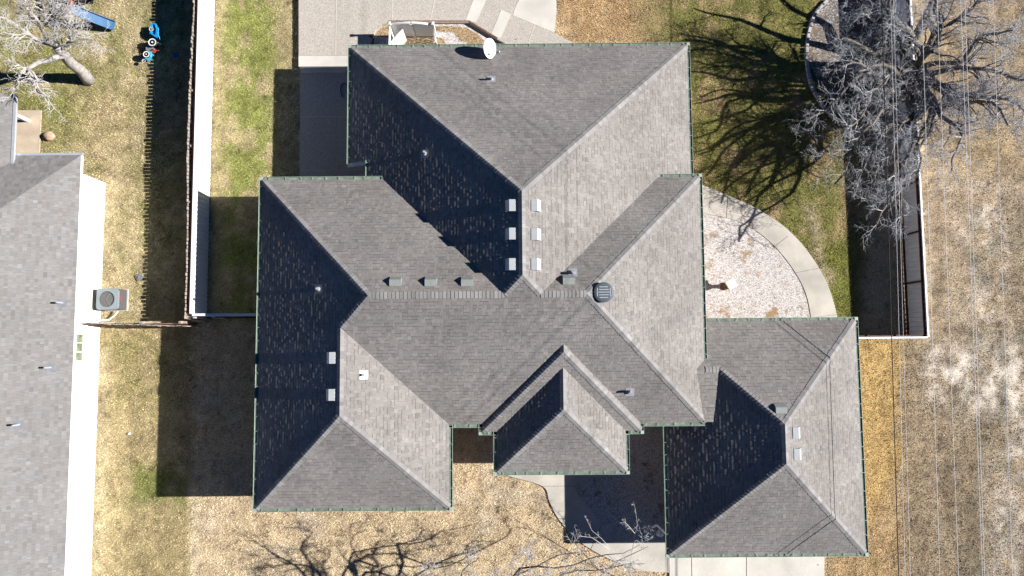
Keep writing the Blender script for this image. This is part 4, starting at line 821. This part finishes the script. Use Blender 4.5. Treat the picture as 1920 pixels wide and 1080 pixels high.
# ------------------------------------------------------------------ bare trees
class Tree:
    def __init__(s, seed): s.r = random.Random(seed); s.thick = MB(); s.thin = MB()
    def limb(s, a, b, r0, r1, bend, seg=9, thick=True):
        """wandering limb from a to b"""
        a, b = Vector(a), Vector(b); L = (b-a).length; pts = [a]; off = Vector((0, 0, 0))
        ph = [s.r.uniform(0, 6.28) for _ in range(6)]; d = (b-a).normalized(); u = d.cross(Vector((0, 0, 1))); u = u.normalized() if u.length > .1 else Vector((1, 0, 0)); v = d.cross(u)
        for i in range(1, seg+1):
            t = i/seg; e_ = math.sin(math.pi*t)**.8 if t < 1 else 0
            off = (u*(math.sin(t*5.5+ph[0])+.5*math.sin(t*13+ph[1]))+v*(math.sin(t*5+ph[2])+.5*math.sin(t*12+ph[3])))*bend*L*e_
            pts.append(a.lerp(b, t)+off+Vector((0, 0, .06*L*math.sin(math.pi*t))))
        rs = [r0+(r1-r0)*(i/seg)**.8 for i in range(seg+1)]
        (s.thick if thick else s.thin).tube(pts, rs, 8 if r0 > .05 else 5, True); return pts, rs
    def spray(s, pts, rs, n, L, depth, up=.15, start=.25, down=0.0, ratio=.6, minr=.005):
        """side branches along a limb, recursively down to twigs"""
        m = len(pts)-1
        for k in range(n):
            t = start+(1-start)*(k+s.r.random())/n; i = min(int(t*m), m-1); f = t*m-i; p = pts[i].lerp(pts[i+1], f); r = rs[i]+(rs[i+1]-rs[i])*f
            d = (pts[i+1]-pts[i]).normalized(); rnd = Vector((s.r.gauss(0, 1), s.r.gauss(0, 1), s.r.gauss(0, .55))); rnd = (rnd-d*rnd.dot(d)).normalized()
            q = (d*s.r.uniform(.35, .9)+rnd*s.r.uniform(.5, 1.0)+Vector((0, 0, up-down*s.r.random()))).normalized(); l = L*s.r.uniform(.55, 1.15)*(1-.35*t)
            e_ = p+q*l; e_.z = max(e_.z, 1.2); rr = max(min(r*ratio, .035 if depth < 2 else .09), minr)
            pp, rq = s.limb(p, e_, rr, max(rr*.35, minr*.8), .035, 5 if depth < 2 else 7, rr > .028)
            if depth > 0: s.spray(pp, rq, s.r.randint(4, 6) if depth > 1 else s.r.randint(4, 7), L*.52, depth-1, up, .15, down, ratio, minr)
    def build(s, name, loc, label, mt, mb):
        root = thing(name, loc, label, 'tree'); s.thick.build('trunk', mt, root, True); s.thin.build('crown', mb, root, True); return root
# right hand tree
T = Tree(5); base = G(1689, 153); fork = G(1722, 128, 1.25)
T.limb(base-Vector((0, 0, .1)), fork, .36, .34, .02, 5)
TE = math.tan(ELEV)
def shadow_at(px, py, z): p = G(px, py); return Vector((p.x+z/TE, p.y-.012*z, z))
EAST = [G(*q) for q in ((1905, 55, 5.0), (1930, 150, 5.3), (1890, 235, 4.6), (1800, 190, 3.6), (1785, 320, 4.2), (1760, -40, 5.2), (1860, -50, 5.6), (1950, 250, 4.5))]
MID = [G(*q) for q in ((1505, 225, 2.6), (1535, 300, 2.5), (1565, 345, 2.5), (1560, 75, 2.8), (1690, 420, 3.4), (1640, 430, 2.9), (1668, 300, 3.6), (1600, 350, 2.9), (1580, 240, 3.2), (1670, 30, 4.2), (1600, 20, 3.6), (1570, 130, 3.0), (1630, -30, 4.2), (1610, 180, 3.4), (1720, 330, 3.6))]
WEST = [shadow_at(*q) for q in ((1300, 10, 3.9), (1280, 70, 3.6), (1280, 128, 3.5), (1310, 285, 3.6), (1400, 372, 3.3), (1340, 330, 3.3), (1300, 190, 3.6), (1420, -40, 3.9))]
for grp, lst, r0 in (('e', EAST, .15), ('m', MID, .10), ('w', WEST, .20)):
    for tp in lst:
        st_ = fork+Vector((random.uniform(-.2, .2), random.uniform(-.25, .25), random.uniform(-.35, .1)))
        if grp == 'w':                                      # several stems rise from the same root clump
            st_ = fork+Vector((random.uniform(-.3, .1), max(-1.3, min(1.3, (tp.y-fork.y)*.32)), random.uniform(-.3, .1))); T.limb(base+Vector((random.uniform(-.2, .2), (st_.y-base.y)*.5, -.1)), st_, .22, .20, .02, 4)
        p, r_ = T.limb(st_, tp, r0, .03, .06, 12)
        T.spray(p, r_, {'e': 24, 'm': 14, 'w': 4}[grp], {'e': 1.6, 'm': 1.4, 'w': 1.3}[grp], 2, .12, .22 if grp == 'w' else .28, .3, .5, .0046)
T.build('bare_tree', base, 'large bare spreading tree over the white fence at the upper right', M['bark'], M['twig'])
# neighbour's tree
T = Tree(9); base = G(166, 151); fork = G(104, 84, 3.1)
T.limb(base-Vector((0, 0, .1)), fork, .29, .17, .015, 7)
for px, py, z, r in [(20, -20, 6.0, .11), (75, -30, 5.6, .09), (5, 60, 5.4, .10), (150, 45, 4.4, .055), (172, 72, 4.6, .045), (110, -10, 5.2, .07), (-30, 20, 6.5, .10), (125, 25, 4.6, .05)]:
    p, r_ = T.limb(fork+Vector((0, 0, random.uniform(-.4, .1))), G(px, py, z), r, .03, .07, 11)
    T.spray(p, r_, 9, 1.2, 2, .2, .3, .35, .5, .005)
for px, py, z in [(18, 118, 4.4), (25, 165, 4.0), (70, 180, 3.6), (90, 195, 3.2), (10, 190, 4.1), (60, 150, 4.8), (115, 215, 2.8)]:
    p, r_ = T.limb(G(52, 128, 3.9), G(px, py, z), .055, .015, .07, 8); T.spray(p, r_, 6, .7, 1, .1, .25, .2, .6, .007)
T.limb(fork+Vector((-.05, -.05, -.9)), G(52, 128, 3.9), .15, .08, .02, 8)
T.build('bare_tree', base, 'pale barked bare tree with a thick leaning trunk in the left yard', M['barkpale'], M['twigpale'])
# tree south of the frame, seen by its shadow and a few branch tips
T = Tree(21); fork = shadow_at(640, 1112, 3.0); base = Vector((fork.x+.1, fork.y-.3, 0))
T.limb(base-Vector((0, 0, .1)), fork, .27, .20, .02, 6)
for px, py, z, r in [(470, 1005, 5.0, .10), (575, 985, 4.8, .10), (515, 1030, 4.2, .09), (690, 985, 4.4, .09), (755, 1000, 4.4, .11), (800, 985, 4.0, .09), (900, 975, 3.9, .09), (850, 1010, 4.4, .09), (930, 1010, 3.6, .08), (960, 985, 3.3, .07), (480, 1070, 5.2, .10), (610, 1020, 5.4, .08), (880, 1050, 3.6, .08), (560, 1130, 5.5, .10), (760, 1140, 5, .1)]:
    p, r_ = T.limb(fork+Vector((0, 0, random.uniform(-.4, .1))), shadow_at(px, py, z), r*.72, .014, .085, 12); T.spray(p, r_, 6 if px < 860 else 4, 1.0, 2, .12, .35, .1, .55, .006)
T.build('bare_tree', base, 'bare tree below the front lawn whose branch shadows cross the dry grass', M['bark'], M['twig'])
# pale sapling sticking up beside the courtyard
T = Tree(33); base = G(1180, 1092)
for pts in ([(1181, 1075, .8), (1184, 1040, 1.3), (1190, 1005, 1.7), (1195, 985, 1.9), (1192, 960, 2.2), (1188, 940, 2.4)], [(1178, 1078, .7), (1150, 1035, 1.4), (1128, 1010, 1.7), (1110, 995, 1.9), (1103, 980, 2.0), (1096, 966, 2.2)], [(1150, 1035, 1.4), (1110, 1008, 1.6), (1085, 1005, 1.8), (1076, 985, 2.0)], [(1192, 990, 1.9), (1210, 992, 2.0), (1219, 990, 2.1)], [(1190, 1000, 1.75), (1178, 985, 2.0), (1168, 976, 2.2)], [(1184, 1050, 1.3), (1176, 1056, 1.5), (1170, 1046, 1.7)], [(1186, 1053, 1.3), (1200, 1060, 1.5), (1226, 1052, 1.7)]):
    P3 = [base]*0+[G(*q) for q in pts]; P3 = ([base]+P3) if pts[0][1] > 1070 else P3; rs = [(.013-.009*i/(len(P3)-1)) for i in range(len(P3))]
    T.thick.tube(P3, rs, 5); T.spray(P3, rs, 7, .26, 1, .1, .2, 0, .5, .0035)
T.build('sapling', base, 'thin pale bare sapling with upright twigs beside the curved front walk', M['twigpale'], M['twigpale'])
# ------------------------------------------------------------------ overhead wires on their poles
def wire(x0, x1, z, r, m, label):
    a, b = G(x0, 0, z), G(x1, 1080, z); d = (b-a)/(a.y-b.y); A = a+d*(-(46-a.y)); B = b+d*(b.y+28)
    pts = [A.lerp(B, i/24) for i in range(25)]
    tag(MB().tube(pts, r, 5).build('power_line', m), label, 'wire', 'overhead wires'); return A, B
ends = []
ends.append(wire(1653, 1685, 4.55, .017, M['cable'], 'thick black overhead cable beside the garage, leftmost of the wires'))
for x0, x1, z, lb in [(1670, 1697, 4.85, 'pale overhead wire close beside the black cable, left of the close pair'), (1675, 1707, 4.95, 'pale overhead wire close beside the black cable, right of the close pair'), (1728, 1762, 12.4, 'pale single overhead wire just outside the right fence'), (1757, 1797, 12.4, 'pale single overhead wire, second to the right of the fence'), (1801, 1842, 12.4, 'pale overhead wire over the field, left of the right hand pair'), (1809, 1846, 12.4, 'pale overhead wire over the field, right of the right hand pair'), (1862, 1898, 12.4, 'rightmost pale overhead wire over the bare field')]:
    ends.append(wire(x0, x1, z, .006, M['wire'], lb))
for k, (yy, lab) in enumerate(((46, 'wooden utility pole carrying the wires north of the yards'), (-28, 'wooden utility pole carrying the wires south of the yards'))):
    pl = thing('utility_pole', (15.5, yy, 0), lab, 'utility pole', 'utility poles'); xs = [e_[k].x for e_ in ends]
    b = MB(); b.tube([(15.5, yy, -.2), (15.5, yy, 13.2)], [.16, .11], 12); b.build('pole', M['wood'], pl)
    b = MB(); b.box((sum(xs)/len(xs), yy+.16, 12.3), (max(xs)-min(xs)+1, .12, .14)); b.box(((min(xs)+15.5)/2-.3, yy+.16, 4.7), (abs(15.5-min(xs))+1.5, .10, .12)); b.build('crossarm', M['wood'], pl)

# fallen leaves and stray pebbles
NL = 5200; lx = RNG.uniform(-20, 22, NL); ly = RNG.uniform(-10.5, 16, NL); k_ = np.ones(NL, bool)
for k in ('house', 'neighbour'): k_ &= ~inpoly(lx, ly, HARD[k])
paved = np.zeros(NL, bool)
for k in ('patio', 'path', 'driveway', 'walkway', 'lower_patio'): paved |= polydist(lx, ly, HARD[k]) < 0
k_ &= ~paved | (RNG.random(NL) < 0.12); dens = fbm(lx, ly, 2.2, 871); k_ &= RNG.random(NL) < np.clip((dens-.38)*4, .05, 1); lx, ly = lx[k_], ly[k_]
lv = []; lf = []; lt = []
for x, y in zip(lx, ly):
    a_ = random.uniform(0, 6.28); r = random.uniform(.018, .045); z = .05 if not any(inpoly(np.array([x]), np.array([y]), HARD[k])[0] for k in ('patio',)) else PZ+.012; k0 = len(lv)
    for j in range(5): t = a_+j*1.2566; q = r*(1 if j % 2 else .55); lv.append((x+q*math.cos(t), y+q*math.sin(t)*.7, z+random.uniform(0, .02)))
    lf.append(tuple(range(k0, k0+5))); lt.append(random.choice(((.26, .15, .07), (.33, .22, .12), (.16, .10, .06), (.45, .36, .24))))
tag(link('leaf_litter', lv, lf, attr_mat('dry_leaf', 0.9, 0.2, 20), tint=lt), 'scattered dry brown leaves lying over the lawns and paving', 'leaves', kind='stuff')
